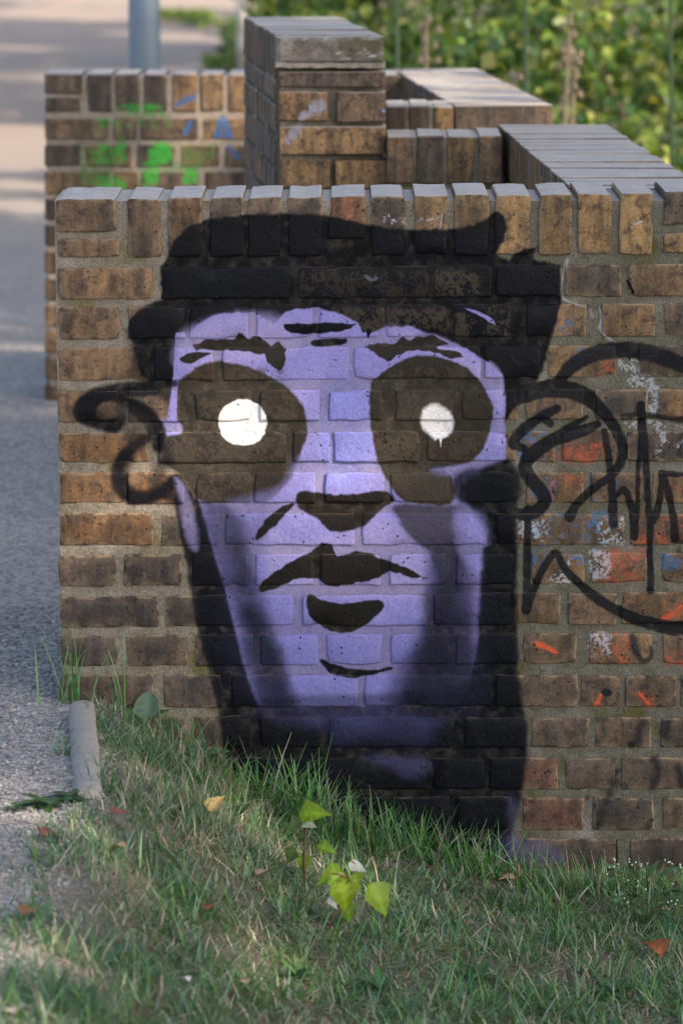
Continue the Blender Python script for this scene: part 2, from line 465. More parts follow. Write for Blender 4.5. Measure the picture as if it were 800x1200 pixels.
# ---- brows and forehead
fp.poly([(211, 422), (216, 416), (237, 412), (250, 414), (236, 420), (224, 426)], BROWNBLK, soft=1.5)
fp.poly([(224, 404), (245, 397), (276, 398), (279, 389), (290, 396), (304, 395), (318, 405), (327, 399), (335, 410), (333, 429), (326, 435), (313, 426), (309, 416), (292, 411), (275, 410), (256, 412), (245, 409), (230, 411)], BROWNBLK, soft=1.8, smooth=False, wob=1.4)
fp.poly([(427, 406), (440, 402), (461, 403), (472, 395), (478, 399), (487, 395), (505, 392), (530, 404), (512, 407), (540, 413), (544, 419), (529, 420), (506, 412), (480, 410), (465, 417), (454, 424), (442, 416), (433, 411)], BROWNBLK, soft=1.8, smooth=False, wob=1.4)
fp.poly([(333, 383), (341, 379), (409, 379), (414, 382), (406, 387), (362, 392), (341, 390)], BLACK, soft=1.6)
fp.poly([(364, 400), (380, 397), (403, 397), (404, 402), (384, 407), (367, 406)], BLACK, soft=1.6)
fp.stroke([(432, 388), (431, 395)], [6, 3], BLACK, soft=1.5)
fp.poly([(544, 361), (559, 364), (575, 372), (579, 380), (565, 372)], LAV, soft=1.8)
fp.stroke([(208, 392), (206, 440), (202, 490)], [4, 6, 10], LAV, soft=2)
fp.stroke([(574, 425), (586, 440), (587, 470), (585, 520)], [4, 5, 5, 8], LAVHI, soft=4, alpha=.6)
# ---- nose, mouth
fp.poly([(349, 579), (358, 575), (379, 579), (412, 579), (446, 575), (458, 579), (462, 587), (452, 594), (439, 605), (424, 617), (401, 624), (383, 619), (371, 607), (352, 598), (347, 589)], (.018, .015, .014), soft=3)
fp.poly([(344, 590), (340, 597), (330, 608), (312, 625), (300, 633), (303, 622), (313, 607), (328, 595)], (.018, .015, .014), soft=2.5)
fp.poly([(303, 692), (306, 682), (334, 662), (360, 649), (377, 636), (388, 637), (394, 652), (416, 647), (431, 647), (446, 654), (465, 660), (487, 671), (500, 677), (484, 677), (457, 669), (444, 676), (431, 680), (409, 684), (397, 687), (382, 686), (371, 678), (350, 677), (322, 690), (308, 695)], (.018, .015, .014), soft=2.2, smooth=False, wob=1.2)
fp.poly([(358, 702), (364, 696), (381, 703), (409, 707), (431, 703), (446, 704), (450, 710), (442, 720), (427, 733), (409, 742), (386, 739), (367, 726), (360, 714)], (.017, .015, .014), soft=2.2)
fp.poly([(375, 773), (386, 777), (409, 784), (431, 786), (457, 782), (459, 785), (442, 790), (412, 794), (390, 790), (379, 781)], BLACK, soft=2.2)
# ---- ear
fp.stroke([(205, 450), (169, 452), (138, 455), (113, 462), (97, 474), (95, 486), (112, 497), (135, 505)], [8, 10, 12, 16, 18, 18, 14, 8], BLACK, soft=5, alpha=.92)
fp.stroke([(100, 470), (112, 488), (135, 494)], [12, 14, 12], BLACK, soft=9, alpha=.6)
fp.stroke([(139, 466), (160, 474), (176, 486), (187, 505), (184, 525)], [6, 9, 12, 12, 12], BLACK, soft=6, alpha=.92)
fp.stroke([(143, 468), (142, 494)], [10, 12], BLACK, soft=5, alpha=.85)
fp.stroke([(176, 512), (158, 522), (142, 540), (138, 560), (146, 578), (170, 584), (190, 577), (200, 565)], [10, 14, 16, 18, 18, 16, 14, 12], BLACK, soft=7, alpha=.9)
fp.stroke([(145, 560), (148, 582)], [9, 9], BLACK, soft=5, alpha=.7)
fp.stroke([(196, 540), (185, 556), (192, 572), (208, 590)], [14, 16, 18, 10], BLACK, soft=10, alpha=.6)
fp.poly([(96, 470), (110, 460), (141, 458), (142, 472), (124, 470), (112, 480), (118, 492), (140, 490), (140, 503), (112, 500), (97, 488)], BLACK, soft=5, alpha=.88)
fp.poly([(108, 482), (140, 470), (168, 482), (182, 510), (160, 522), (140, 505), (118, 498)], BLACK, soft=12, alpha=.5)
fp.poly([(90, 478), (98, 464), (120, 457), (150, 453), (172, 452), (190, 458), (172, 466), (150, 466), (128, 470), (112, 478), (116, 490), (138, 494), (140, 504), (116, 502), (98, 494)], BLACK, soft=5, alpha=.9)
fp.poly([(140, 462), (166, 470), (184, 484), (194, 506), (188, 530), (176, 516), (170, 500), (156, 486), (142, 478)], BLACK, soft=6, alpha=.8)
fp.poly([(150, 505), (180, 500), (196, 515), (200, 545), (190, 560), (176, 545), (160, 530)], BLACK, soft=14, alpha=.45)
fp.poly([(134, 545), (146, 528), (160, 530), (152, 556), (160, 574), (196, 566), (212, 588), (190, 586), (160, 590), (142, 582)], BLACK, soft=8, alpha=.75)
# ---- the black tag on the right
TB = (.010, .011, .015)
T = lambda p_, w_, s_=2.2, a_=.96: fp.stroke(p_, w_, TB, soft=s_, alpha=a_, wob=.8)
T([(655, 447), (668, 430), (690, 417), (716, 411), (745, 411), (775, 418), (800, 428), (825, 440)], [14, 18, 20, 20, 20, 20, 19, 16], 4)
T([(652, 478), (633, 489), (611, 505), (601, 519), (614, 526)], [10, 13, 13, 13, 9])
T([(633, 489), (645, 497)], [9, 9])
T([(600, 470), (630, 458), (653, 455), (683, 463), (702, 479), (719, 500), (728, 521), (728, 538), (718, 555), (697, 571), (677, 589), (667, 606)], [16, 20, 22, 20, 16, 14, 13, 12, 11, 11, 11, 13])
T([(700, 497), (684, 504), (650, 515), (626, 530), (615, 546), (622, 562), (634, 576), (637, 588), (628, 599), (612, 603), (598, 598)], [9, 14, 17, 18, 17, 17, 17, 17, 16, 14, 10])
T([(687, 489), (660, 505), (640, 520)], [6, 10, 12])
T([(708, 506), (712, 531), (716, 569), (718, 614)], [8, 9, 10, 12])
T([(722, 580), (731, 574), (737, 587), (741, 609), (743, 630), (746, 600), (747, 556), (750, 515), (750, 475)], [7, 9, 9, 8, 8, 6, 6, 7, 11])
T([(750, 475), (755, 525), (758, 575), (761, 615), (761, 652), (762, 692)], [11, 9, 8, 9, 8, 9])
T([(764, 610), (769, 600), (774, 570), (776, 556), (784, 585), (788, 605), (790, 632)], [11, 10, 8, 9, 9, 9, 11])
T([(774, 555), (800, 556), (825, 557)], [8, 6, 6])
T([(728, 486), (752, 486), (775, 489), (800, 492), (825, 492)], [3, 6, 7, 10, 12], 3, .8)
T([(618, 596), (618, 615), (617, 652), (617, 693), (616, 716), (625, 690), (636, 666), (651, 648), (659, 663), (675, 681), (695, 698), (719, 713), (744, 725), (775, 734), (800, 736), (825, 734)], [9, 9, 10, 10, 10, 10, 10, 9, 10, 11, 12, 13, 15, 18, 19, 18])
# scratches on the brim
SC = (.42, .42, .48)
fp.stroke([(500, 258), (515, 254), (518, 250), (515, 268)], 1.6, SC, soft=.8, alpha=.8)
fp.stroke([(488, 260), (495, 255)], 1.4, SC, soft=.8, alpha=.7)
for k in range(16):
    x_, y_ = random.uniform(447, 475), random.uniform(251, 263)
    fp.stroke([(x_, y_), (x_ + random.uniform(-3, 3), y_ + random.uniform(-3, 3))], 1.6, SC, soft=.8, alpha=.7)
fp.stroke([(428, 323), (436, 328), (441, 326)], 3, (.16, .2, .26), soft=2, alpha=.6)
FRONT_IMG = fp.image("front_paint")

# green wall paint (plane y = 3.95)
GY = 3.95
def gwall(px, py):
    p = at_y(px, py, GY); return p[0], p[2]
gp = Paint(-1.0, -.2, .55, 1.12, .002, gwall)
gp.kw = 1.55
GRN = (.045, .42, .05)
for r_ in ((138, 123, 163, 134), (171, 123, 193, 134), (116, 139, 130, 160), (134, 140, 152, 152), (108, 168, 146, 190), (176, 168, 200, 190), (134, 152, 146, 166), (168, 192, 184, 218), (112, 208, 146, 222), (215, 198, 230, 214)):
    gp.poly(rect(*r_), GRN, soft=8, alpha=.82, patchy=.26)
for r_ in ((95, 175, 110, 215), (190, 190, 240, 200), (160, 134, 200, 150), (96, 195, 130, 215), (212, 170, 250, 190)):
    gp.poly(rect(*r_), (.10, .25, .06), soft=12, alpha=.5, patchy=.3)
GB = (.06, .14, .32)
gp.stroke([(207, 124), (218, 117), (228, 114)], [5, 7, 6], GB, soft=3, alpha=.8)
gp.stroke([(217, 156), (222, 146), (224, 142)], [6, 6, 4], GB, soft=3, alpha=.8)
gp.stroke([(254, 161), (261, 140), (270, 161)], [6, 9, 6], GB, soft=3, alpha=.85)
gp.stroke([(254, 158), (270, 158)], [6, 6], GB, soft=3, alpha=.8)
gp.stroke([(268, 172), (278, 184)], [6, 8], GB, soft=4, alpha=.7)
GREEN_IMG = gp.image("green_paint")

# pillar paint
PY = 1.68
def pwall(px, py):
    p = at_y(px, py, PY); return p[0], p[2]
pp = Paint(-.2, .15, .9, 1.32, .002, pwall)
pp.kw = 1.24
pp.poly([(375, 116), (381, 122), (379, 133), (366, 136), (354, 142), (350, 138), (360, 124)], (.42, .42, .52), soft=5, alpha=.8, patchy=.1)
pp.poly([(352, 146), (354, 152), (346, 163), (337, 170), (334, 164), (342, 150)], (.40, .40, .50), soft=6, alpha=.65, patchy=.15)
pp.ellipse(449, 130, 2.5, 2, (.3, .45, .8), soft=1.5)
PILLAR_IMG = pp.image("pillar_paint")

# ------------------------------------------------------------------ brick and mortar materials
def brick_mat(name, root, paint=None, img=None, mortar=False, tone=(1, 1, 1)):
    m = NT(name)
    tc = m.n('ShaderNodeTexCoord', object=root)
    co = tc.outputs['Object']
    oi = m.n('ShaderNodeObjectInfo')
    geo = m.n('ShaderNodeNewGeometry')
    if mortar:
        n1 = m.noise(co, 9, 4); n2 = m.noise(co, 260, 3, .7); n3 = m.noise(co, 38, 4, .6)
        c = m.mix(n3, (.14 * tone[0], .130 * tone[1], .108 * tone[2]), (.36 * tone[0], .335 * tone[1], .29 * tone[2]))
        c = m.mix(m.ramp(n1, .52, .72), c, (.17, .16, .075))                  # moss tinge
        c = m.mix(m.ramp(n1, .48, .30), c, (.36, .33, .31))
        c = m.mix(1.0, c, m.mix(m.ramp(n2, .25, .75), (.58,) * 3, (1.36,) * 3), 'MULTIPLY')      # sand grains
        n5 = m.noise(m.vadd(co, (3.1, 0, 1.7)), 22, 5, .7)
        c = m.mix(m.ramp(n5, .60, .72), c, (.07, .06, .05))
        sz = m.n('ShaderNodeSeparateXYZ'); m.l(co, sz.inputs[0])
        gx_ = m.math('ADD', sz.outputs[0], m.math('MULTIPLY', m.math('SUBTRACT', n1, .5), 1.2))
        c = m.mix(1.0, c, m.mix(m.ramp(gx_, -.2, .5), (.98, .92, .86), (.60, .61, .56)), 'MULTIPLY')   # olive dirt and dimmer light to the right, both in the colour
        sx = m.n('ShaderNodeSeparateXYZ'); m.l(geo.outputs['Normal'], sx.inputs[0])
        c = m.mix(m.math('MULTIPLY', m.ramp(sx.outputs[2], .6, .92), m.ramp(sz.outputs[2], TOP - .02, TOP - .012)), c, m.mix(n3, (.32, .30, .28), (.60, .57, .545)))  # paler mortar tops, sky glare mixed into the colour
        h = m.math('ADD', m.math('MULTIPLY', n2, .5), m.math('MULTIPLY', n3, 1.2))
        nrm = m.bump(h, .8, .0028)
        rough = .95
    else:
        rnd = m.n('ShaderNodeCombineXYZ')
        m.setin(rnd.inputs[0], m.math('MULTIPLY', oi.outputs['Random'], 17.0))
        m.setin(rnd.inputs[1], m.math('MULTIPLY', oi.outputs['Random'], 41.0))
        cr = m.vadd(co, rnd.outputs[0])
        n1 = m.noise(cr, 16, 5, .6); n2 = m.noise(cr, 190, 4, .7); n3 = m.noise(cr, 42, 5, .65, dist=.6)
        c = oi.outputs['Color']
        st = m.n('ShaderNodeVectorMath', operation='MULTIPLY'); m.l(cr, st.inputs[0]); st.inputs[1].default_value = (1, 1, .14)
        c = m.mix(1.0, c, m.mix(m.ramp(m.noise(st.outputs[0], 38, 4, .6), .32, .68), (.52, .55, .62), (1.38, 1.34, 1.28)), 'MULTIPLY')
        c = m.mix(m.math('ADD', .35, m.math('MULTIPLY', oi.outputs['Random'], .65)), c, m.mix(1.0, c, m.mix(n1, (.28, .30, .36), (1.8, 1.68, 1.5)), 'MULTIPLY'))
        c = m.mix(m.ramp(n3, .46, .68, 0, .8), c, (.036, .030, .028))             # burnt patches
        n6 = m.noise(m.vadd(cr, (5, 2, 8)), 30, 5, .7)
        c = m.mix(m.ramp(n6, .60, .75, 0, .55), c, (.30, .15, .065))              # orange-tan bloom
        c = m.mix(1.0, c, m.mix(m.ramp(n2, .25, .75), (.60,) * 3, (1.4,) * 3), 'MULTIPLY')
        rim = m.n('ShaderNodeAttribute', attribute_name='rim').outputs['Fac']
        n4 = m.noise(co, 33, 4, .6)
        c = m.mix(m.math('MULTIPLY', m.math('MULTIPLY', rim, rim), m.ramp(n4, .42, .58, 0, .95)), c, (.30, .215, .13))
        vor = m.n('ShaderNodeTexVoronoi', feature='F1')
        vor.inputs['Scale'].default_value = 75
        m.l(m.vadd(cr, m.mix(.5, m.noise(cr, 60, 2, out='Color'), (0, 0, 0))), vor.inputs['Vector'])
        vd = vor.outputs['Distance']
        spk = m.math('MULTIPLY', m.ramp(vd, .17, .09), m.ramp(m.noise(co, 14, 3), .50, .66))
        c = m.mix(m.math('MULTIPLY', spk, .7), c, (.46, .42, .36))                  # lime specks
        # tops: dusty weathering, and sky glare put into the colour
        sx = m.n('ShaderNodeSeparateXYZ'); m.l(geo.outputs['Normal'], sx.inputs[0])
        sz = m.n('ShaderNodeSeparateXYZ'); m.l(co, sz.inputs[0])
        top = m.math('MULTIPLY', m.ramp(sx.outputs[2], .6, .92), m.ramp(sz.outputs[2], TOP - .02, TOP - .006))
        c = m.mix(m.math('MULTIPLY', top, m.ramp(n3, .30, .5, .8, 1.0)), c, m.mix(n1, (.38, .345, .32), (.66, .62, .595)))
        vor2 = m.n('ShaderNodeTexVoronoi', feature='F1'); vor2.inputs['Scale'].default_value = 58
        m.l(m.vadd(cr, (2.2, 1.3, .4)), vor2.inputs['Vector'])
        pit = m.math('MULTIPLY', m.ramp(vor2.outputs['Distance'], .18, .08), m.ramp(m.noise(cr, 21, 2), .46, .56))
        h = m.math('ADD', m.math('MULTIPLY', n2, .35), m.math('ADD', m.math('MULTIPLY', n3, 1.3), m.math('MULTIPLY', pit, -1.6)))
        nrm = m.bump(h, .8, .0030)
        rough = .72
    if img is not None:
        sep = m.n('ShaderNodeSeparateXYZ'); m.l(co, sep.inputs[0])
        ux = m.math('DIVIDE', m.math('SUBTRACT', sep.outputs[0], paint.x0), paint.x1 - paint.x0)
        uz = m.math('DIVIDE', m.math('SUBTRACT', sep.outputs[2], paint.z0), paint.z1 - paint.z0)
        cv = m.n('ShaderNodeCombineXYZ'); m.l(ux, cv.inputs[0]); m.l(uz, cv.inputs[1])
        ti = m.n('ShaderNodeTexImage', image=img, extension='CLIP', interpolation='Linear')
        m.l(cv.outputs[0], ti.inputs['Vector'])
        sn = m.n('ShaderNodeSeparateXYZ'); m.l(geo.outputs['True Normal'], sn.inputs[0])
        k = m.ramp(sn.outputs[1], -.15, -.45)                                     # only faces towards -Y were sprayed
        if mortar:
            sc_ = m.n('ShaderNodeSeparateColor'); m.l(ti.outputs['Color'], sc_.inputs[0])
            k = m.math('MULTIPLY', k, m.math('MULTIPLY', m.ramp(n3, .42, .72, 1.0, .84), m.ramp(m.math('SUBTRACT', sc_.outputs[2], sc_.outputs[0]), .08, .36, .98, .68)))
        else:
            thin = m.ramp(m.noise(co, 120, 4, .7), .60, .74, 1.0, .88)
            k = m.math('MULTIPLY', k, thin)
        a = m.math('MULTIPLY', ti.outputs['Alpha'], k)
        base = m.mix(a, c, (0, 0, 0))
        scal = m.mix(k, (0, 0, 0), ti.outputs['Color'])
        tint = m.mix(m.noise(co, 7, 4), (.78, .78, .80), (1.18, 1.17, 1.15))
        tint = m.mix(1.0, tint, m.mix(m.ramp(m.noise(co, 210, 3, .7), .25, .75), (.80,) * 3, (1.16,) * 3), 'MULTIPLY')
        scal = m.mix(1.0, scal, tint, 'MULTIPLY')
        nd = m.n('ShaderNodeMix', data_type='RGBA', blend_type='ADD'); nd.inputs[0].default_value = 1
        m.l(base, nd.inputs[6]); m.l(scal, nd.inputs[7])
        c = nd.outputs[2]
        if not mortar:
            c = m.mix(m.math('MULTIPLY', pit, .75), c, (.012, .010, .014))
        m.l(m.math('SUBTRACT', rough, m.math('MULTIPLY', a, .30 if not mortar else .12)), m.p.inputs['Roughness'])
    else:
        m.p.inputs['Roughness'].default_value = rough
    m.l(c, m.p.inputs['Base Color'])
    m.l(nrm, m.p.inputs['Normal'])
    if img is not None:
        m.l(m.math('SUBTRACT', .38 if not mortar else .15, m.math('MULTIPLY', a, .24 if not mortar else .1)), m.p.inputs['Specular IOR Level'])
    else:
        m.p.inputs['Specular IOR Level'].default_value = .38 if not mortar else .15
    return m.mat

# ------------------------------------------------------------------ bricks
def hero_brick(c00, c10, c01, c11, y0, depth, proud, g, flat=0.0):
    """face corners (x,z): lower-left, lower-right, upper-left, upper-right; returns a mesh around its centre"""
    c00, c10, c01, c11 = map(np.array, (c00, c10, c01, c11))
    wdt = c10[0] - c00[0]; hgt = c01[1] - c00[1]
    e, e2 = .0017, .0050
    nx = max(3, int(wdt / .020)); nz = max(2, int(hgt / .018))
    us = [0, e / wdt] + list(np.linspace(e2 / wdt, 1 - e2 / wdt, nx)) + [1 - e / wdt, 1]
    vs = [0, e / hgt] + list(np.linspace(e2 / hgt, 1 - e2 / hgt, nz)) + [1 - e / hgt, 1]
    cen = (c00 + c10 + c01 + c11) / 4
    off = Vector((g.uniform(-50, 50), g.uniform(-50, 50), g.uniform(-50, 50)))
    tx, tz = g.uniform(-.008, .008), g.uniform(-.02, .02)
    rcs = [g.choice((.0, .003, .006, .011)) for _ in range(4)]
    ctr = (c00 + c10 + c01 + c11) / 4
    V, Fa, rim = [], [], []
    U, W_ = len(us), len(vs)
    for j, v in enumerate(vs):
        for i, u in enumerate(us):
            p = (c00 * (1 - u) + c10 * u) * (1 - v) + (c01 * (1 - u) + c11 * u) * v
            edge = min(i, U - 1 - i, j, W_ - 1 - j)
            q = Vector((p[0] * 28, 0, p[1] * 28)) + off
            rc = rcs[(1 if u > .5 else 0) + (2 if v > .5 else 0)]
            du, dv = min(u, 1 - u) * wdt, min(v, 1 - v) * hgt
            if du < rc and dv < rc:
                a_, b_ = rc - du, rc - dv
                ln_ = math.hypot(a_, b_)
                mx_ = max(a_, b_)
                if ln_ > 1e-9:
                    kk = mx_ / ln_
                    p = (p[0] + (a_ - a_ * kk) * (1 if u < .5 else -1), p[1] + (b_ - b_ * kk) * (1 if v < .5 else -1))
            dep = proud + mnoise.noise(q) * .0014 + mnoise.noise(q * 3.1) * .0009
            dep += (p[0] - cen[0]) * tx + (p[1] - cen[1]) * tz
            wx = mnoise.noise(q * 1.3 + Vector((9, 0, 0))) * .0028 + mnoise.noise(q * 4 + Vector((9, 0, 0))) * .0012
            wz = mnoise.noise(q * 1.3 + Vector((0, 9, 0))) * .0026 + mnoise.noise(q * 4 + Vector((0, 9, 0))) * .0012
            if edge == 0:
                dep -= .0021
            elif edge == 1:
                dep -= .0005
            ch = mnoise.noise(q * .9 + Vector((3, 3, 3)))
            if edge <= 1 and ch > .33:                       # nicked arrises
                sx_ = -1 if i > U / 2 else 1
                sz_ = -1 if j > W_ / 2 else 1
                if min(i, U - 1 - i) <= 1: wx += sx_ * (ch - .33) * .014
                if min(j, W_ - 1 - j) <= 1: wz += sz_ * (ch - .33) * .014
                dep -= (ch - .33) * .01
            V.append((p[0] + wx - cen[0], y0 - dep, p[1] + wz - cen[1]))
            rim.append(1.0 if edge == 0 else 1.0 if edge == 1 else .55 if edge == 2 else 0.0)
    for j in range(W_ - 1):
        for i in range(U - 1):
            a = j * U + i
            Fa.append((a, a + 1, a + U + 1, a + U))
    ring = [i for i in range(U)] + [j * U + U - 1 for j in range(1, W_)] + [(W_ - 1) * U + i for i in range(U - 2, -1, -1)] + [j * U for j in range(W_ - 2, 0, -1)]
    b = len(V)
    for r_ in ring:
        x, y, z = V[r_]
        V.append((x, y0 + depth, z)); rim.append(0.0)
    n = len(ring)
    for k in range(n):
        Fa.append((ring[k], b + k, b + (k + 1) % n, ring[(k + 1) % n]))
    Fa.append(tuple(b + k for k in range(n)))
    me = mesh("brick", V, Fa)
    sm = np.zeros(len(me.polygons), bool); sm[:(U - 1) * (W_ - 1)] = True
    me.polygons.foreach_set('use_smooth', sm)
    at = me.attributes.new('rim', 'FLOAT', 'POINT')
    at.data.foreach_set('value', np.array(rim, np.float32))
    return me, cen

def cham_box(sx, sy, sz, ch, jit, g):
    """chamfered box (24 verts) with slightly uneven corners"""
    V, Fa = [], []
    h = (sx / 2, sy / 2, sz / 2)
    idx = {}
    for a in (-1, 1):
        for b in (-1, 1):
            for c in (-1, 1):
                o = [g.uniform(-jit, jit) for _ in range(3)]
                for ax in range(3):
                    p = [a * (h[0] - ch), b * (h[1] - ch), c * (h[2] - ch)]
                    p[ax] = (a, b, c)[ax] * h[ax]
                    idx[(a, b, c, ax)] = len(V)
                    V.append([p[i] + o[i] for i in range(3)])
    def q(*k): Fa.append(tuple(idx[i] for i in k))
    for s in (-1, 1):
        f = [(s, -1, -1, 0), (s, 1, -1, 0), (s, 1, 1, 0), (s, -1, 1, 0)]; q(*(f if s > 0 else f[::-1]))
        f = [(-1, s, -1, 1), (-1, s, 1, 1), (1, s, 1, 1), (1, s, -1, 1)]; q(*(f if s > 0 else f[::-1]))
        f = [(-1, -1, s, 2), (1, -1, s, 2), (1, 1, s, 2), (-1, 1, s, 2)]; q(*(f if s > 0 else f[::-1]))
    for a in (-1, 1):
        for b in (-1, 1):
            f = [(a, b, -1, 0), (a, b, -1, 1), (a, b, 1, 1), (a, b, 1, 0)]; q(*(f if a * b > 0 else f[::-1]))
            f = [(-1, a, b, 1), (-1, a, b, 2), (1, a, b, 2), (1, a, b, 1)]; q(*(f if a * b > 0 else f[::-1]))
            f = [(a, -1, b, 2), (a, -1, b, 0), (a, 1, b, 0), (a, 1, b, 2)]; q(*(f if a * b > 0 else f[::-1]))
            for c in (-1, 1):
                f = [(a, b, c, 0), (a, b, c, 1), (a, b, c, 2)]; q(*(f if a * b * c > 0 else f[::-1]))
    return V, Fa

def box_vf(x0, x1, y0, y1, z0, z1):
    V = [(x, y, z) for x in (x0, x1) for y in (y0, y1) for z in (z0, z1)]
    Fa = [(0, 1, 3, 2), (4, 6, 7, 5), (0, 4, 5, 1), (2, 3, 7, 6), (0, 2, 6, 4), (1, 5, 7, 3)]
    return V, Fa

TOP = 1.05
g = random.Random(5)

def palette(px, py):
    """brick colours as they vary over the photographed wall"""
    t = g.random()
    if px < 200 and py < 500:
        c = (.165, .105, .060) if t < .7 else (.12, .082, .055)
    elif px < 230 and py < 645:
        c = (.20, .108, .050) if t < .7 else (.15, .088, .05)
    elif px < 320:
        c = (.082, .064, .056) if t < .7 else (.11, .08, .062)
    elif py < 300:
        c = (.185, .120, .062) if px < 560 else (.235, .150, .070)
    elif py < 460:
        c = (.165, .105, .058) if t < .6 else (.20, .125, .062)
    elif py < 780:
        c = (.135, .088, .055) if t < .6 else (.175, .105, .055)
    else:
        c = (.118, .082, .056) if t < .6 else (.088, .066, .050)
    v_ = g.random()
    if v_ < .13: c = (.075, .058, .047)
    elif v_ < .22: c = (c[0] * 1.1, c[1] * .8, c[2] * .85)
    k = g.uniform(.82, 1.28) * (1.15 if py < 500 else .9)
    return (c[0] * k, c[1] * k * 1.02, c[2] * k * 1.05, 1)

# ---- the painted wall -------------------------------------------------
front = empty("brick_wall", (0, 0, 0), "brick wall spray-painted with a big purple face under a black hat", "wall")
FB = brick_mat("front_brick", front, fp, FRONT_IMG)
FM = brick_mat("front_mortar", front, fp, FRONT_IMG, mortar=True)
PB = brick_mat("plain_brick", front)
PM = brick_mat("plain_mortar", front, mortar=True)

rows = [  # (top_left, top_right, bottom_left, bottom_right, [(x0, x1), ...]) in photo pixels
    (233, 226, 302, 297, [(150.6, 188.8), (198, 236.5), (246.5, 285), (291, 329), (338, 377.5), (435, 474), (485, 524), (532, 573), (580, 621), (631, 669), (676.5, 715.6), (725, 764)]),
    (315, 309, 351, 347, [(70, 179.5), (189, 339), (350, 502), (508, 577), (581, 658), (662, 727.5), (735, 840)]),
    (360, 355, 398, 393, [(70, 140), (151, 218), (222, 291), (301, 366), (374, 444), (451.5, 523), (532, 598), (617, 686), (705, 766.5), (778, 846)]),
    (408, 405, 447, 442, [(69, 170), (181, 250), (261.5, 409), (415, 563), (568, 633), (641, 722), (746, 846)]),
    (459, 456, 494, 491, [(69, 138), (151, 216), (229, 294), (305, 374), (386, 447), (463, 531), (541, 606), (616, 683), (697, 758), (772, 846)]),
    (507, 505, 542, 541, [(70, 173), (187, 336), (344, 387), (391, 491), (500, 604), (612, 650), (658, 723), (734, 846)]),
    (554, 554, 589, 589, [(70, 146), (150, 216), (230, 294), (298, 369), (381, 450), (457, 526.5), (539, 600), (616, 683), (692, 756), (765, 846)]),
    (602, 602, 639, 638, [(70, 180), (189, 257), (264, 415), (425, 572), (582, 730), (738, 846)]),
    (651, 648, 687, 683, [(69, 136), (146, 212.5), (225.6, 291), (299, 366), (376, 445), (457, 522), (534, 601), (623, 684), (692, 758), (776, 846)]),
    (699, 694, 735, 731, [(70, 186.5), (194, 344), (355, 500), (508, 598), (606, 656), (666, 722), (727, 846)]),
    (745, 742, 781, 777, [(72, 138), (149, 220), (229, 297), (305, 373), (382, 448), (458, 525.6), (534, 604), (613, 675), (690, 763), (776, 846)]),
    (791, 791, 828, 828, [(70, 180), (193, 260), (272, 420), (427, 575), (580, 676), (680, 727), (732, 792), (797, 846)]),
    (840, 841, 875, 876, [(72, 142), (154, 216), (229, 294), (305, 375), (384, 529), (544, 617), (622, 689), (697, 762), (774, 846)]),
    (888, 888, 925, 925, [(72, 190), (200, 342), (352, 500), (506, 568), (574, 653), (662, 720), (727, 846)]),
    (934, 935, 970, 972, [(72, 142), (154, 218), (230, 296), (306, 376), (386, 450), (459, 526.6), (533, 600), (613, 683), (694, 766), (776, 846)]),
    (981, 983, 1017, 1018, [(72, 190), (200, 342), (352, 430), (440, 582), (590, 722), (737, 846)]),
    (1029, 1030, 1064, 1066, [(72, 142), (154, 218), (230, 376), (386, 450), (459, 600), (613, 683), (694, 766), (776, 846)]),
]
def lerp(a, b, t): return a + (b - a) * t
def put_front(x0, x1, tl, tr, bl, br, depth, col=None, proud=.0015, mat=None):
    f0, f1 = (x0 - 70) / 730, (x1 - 70) / 730
    ul = wall(x0, lerp(tl, tr, f0)); ur = wall(x1, lerp(tl, tr, f1))
    ll = wall(x0, lerp(bl, br, f0)); lr = wall(x1, lerp(bl, br, f1))
    xl, xr = (ul[0] + ll[0]) / 2, (ur[0] + lr[0]) / 2
    me, cen = hero_brick((xl, ll[1]), (xr, lr[1]), (xl, ul[1]), (xr, ur[1]), 0.0, depth, proud + g.uniform(-.0015, .002), g)
    o = link("brick", me, mat or FB, front, (cen[0], 0, cen[1]))
    o.color = col or palette((x0 + x1) / 2, (tl + bl) / 2)
    return o
for ri, (tl, tr, bl, br, xs) in enumerate(rows):
    for bi, (x0, x1) in enumerate(xs):
        end = bi == 0 or bi == len(xs) - 1
        jt = [g.uniform(-.8, .8) for _ in range(4)]
        dep = .242 if ri == 0 else (.241 if end else .06)
        put_front(x0, x1, tl + jt[0], tr + jt[1], bl + jt[2], br + jt[3], dep, proud=.0025 if ri == 0 else .0015)
# odd ones of the top course: the flat end bricks and the broken rowlock
put_front(66.5, 136, 233, 226, 272, 265, .242)
put_front(68, 140, 280, 273, 301, 295, .241)
put_front(777.5, 846, 233, 224, 270, 262.5, .242)
put_front(777.5, 846, 280, 273, 301, 295.5, .241)
put_front(385, 428, 232.5, 225.5, 283, 276, .242, proud=.001)
put_front(404, 427, 286, 280, 291, 287, .05, proud=-.004)
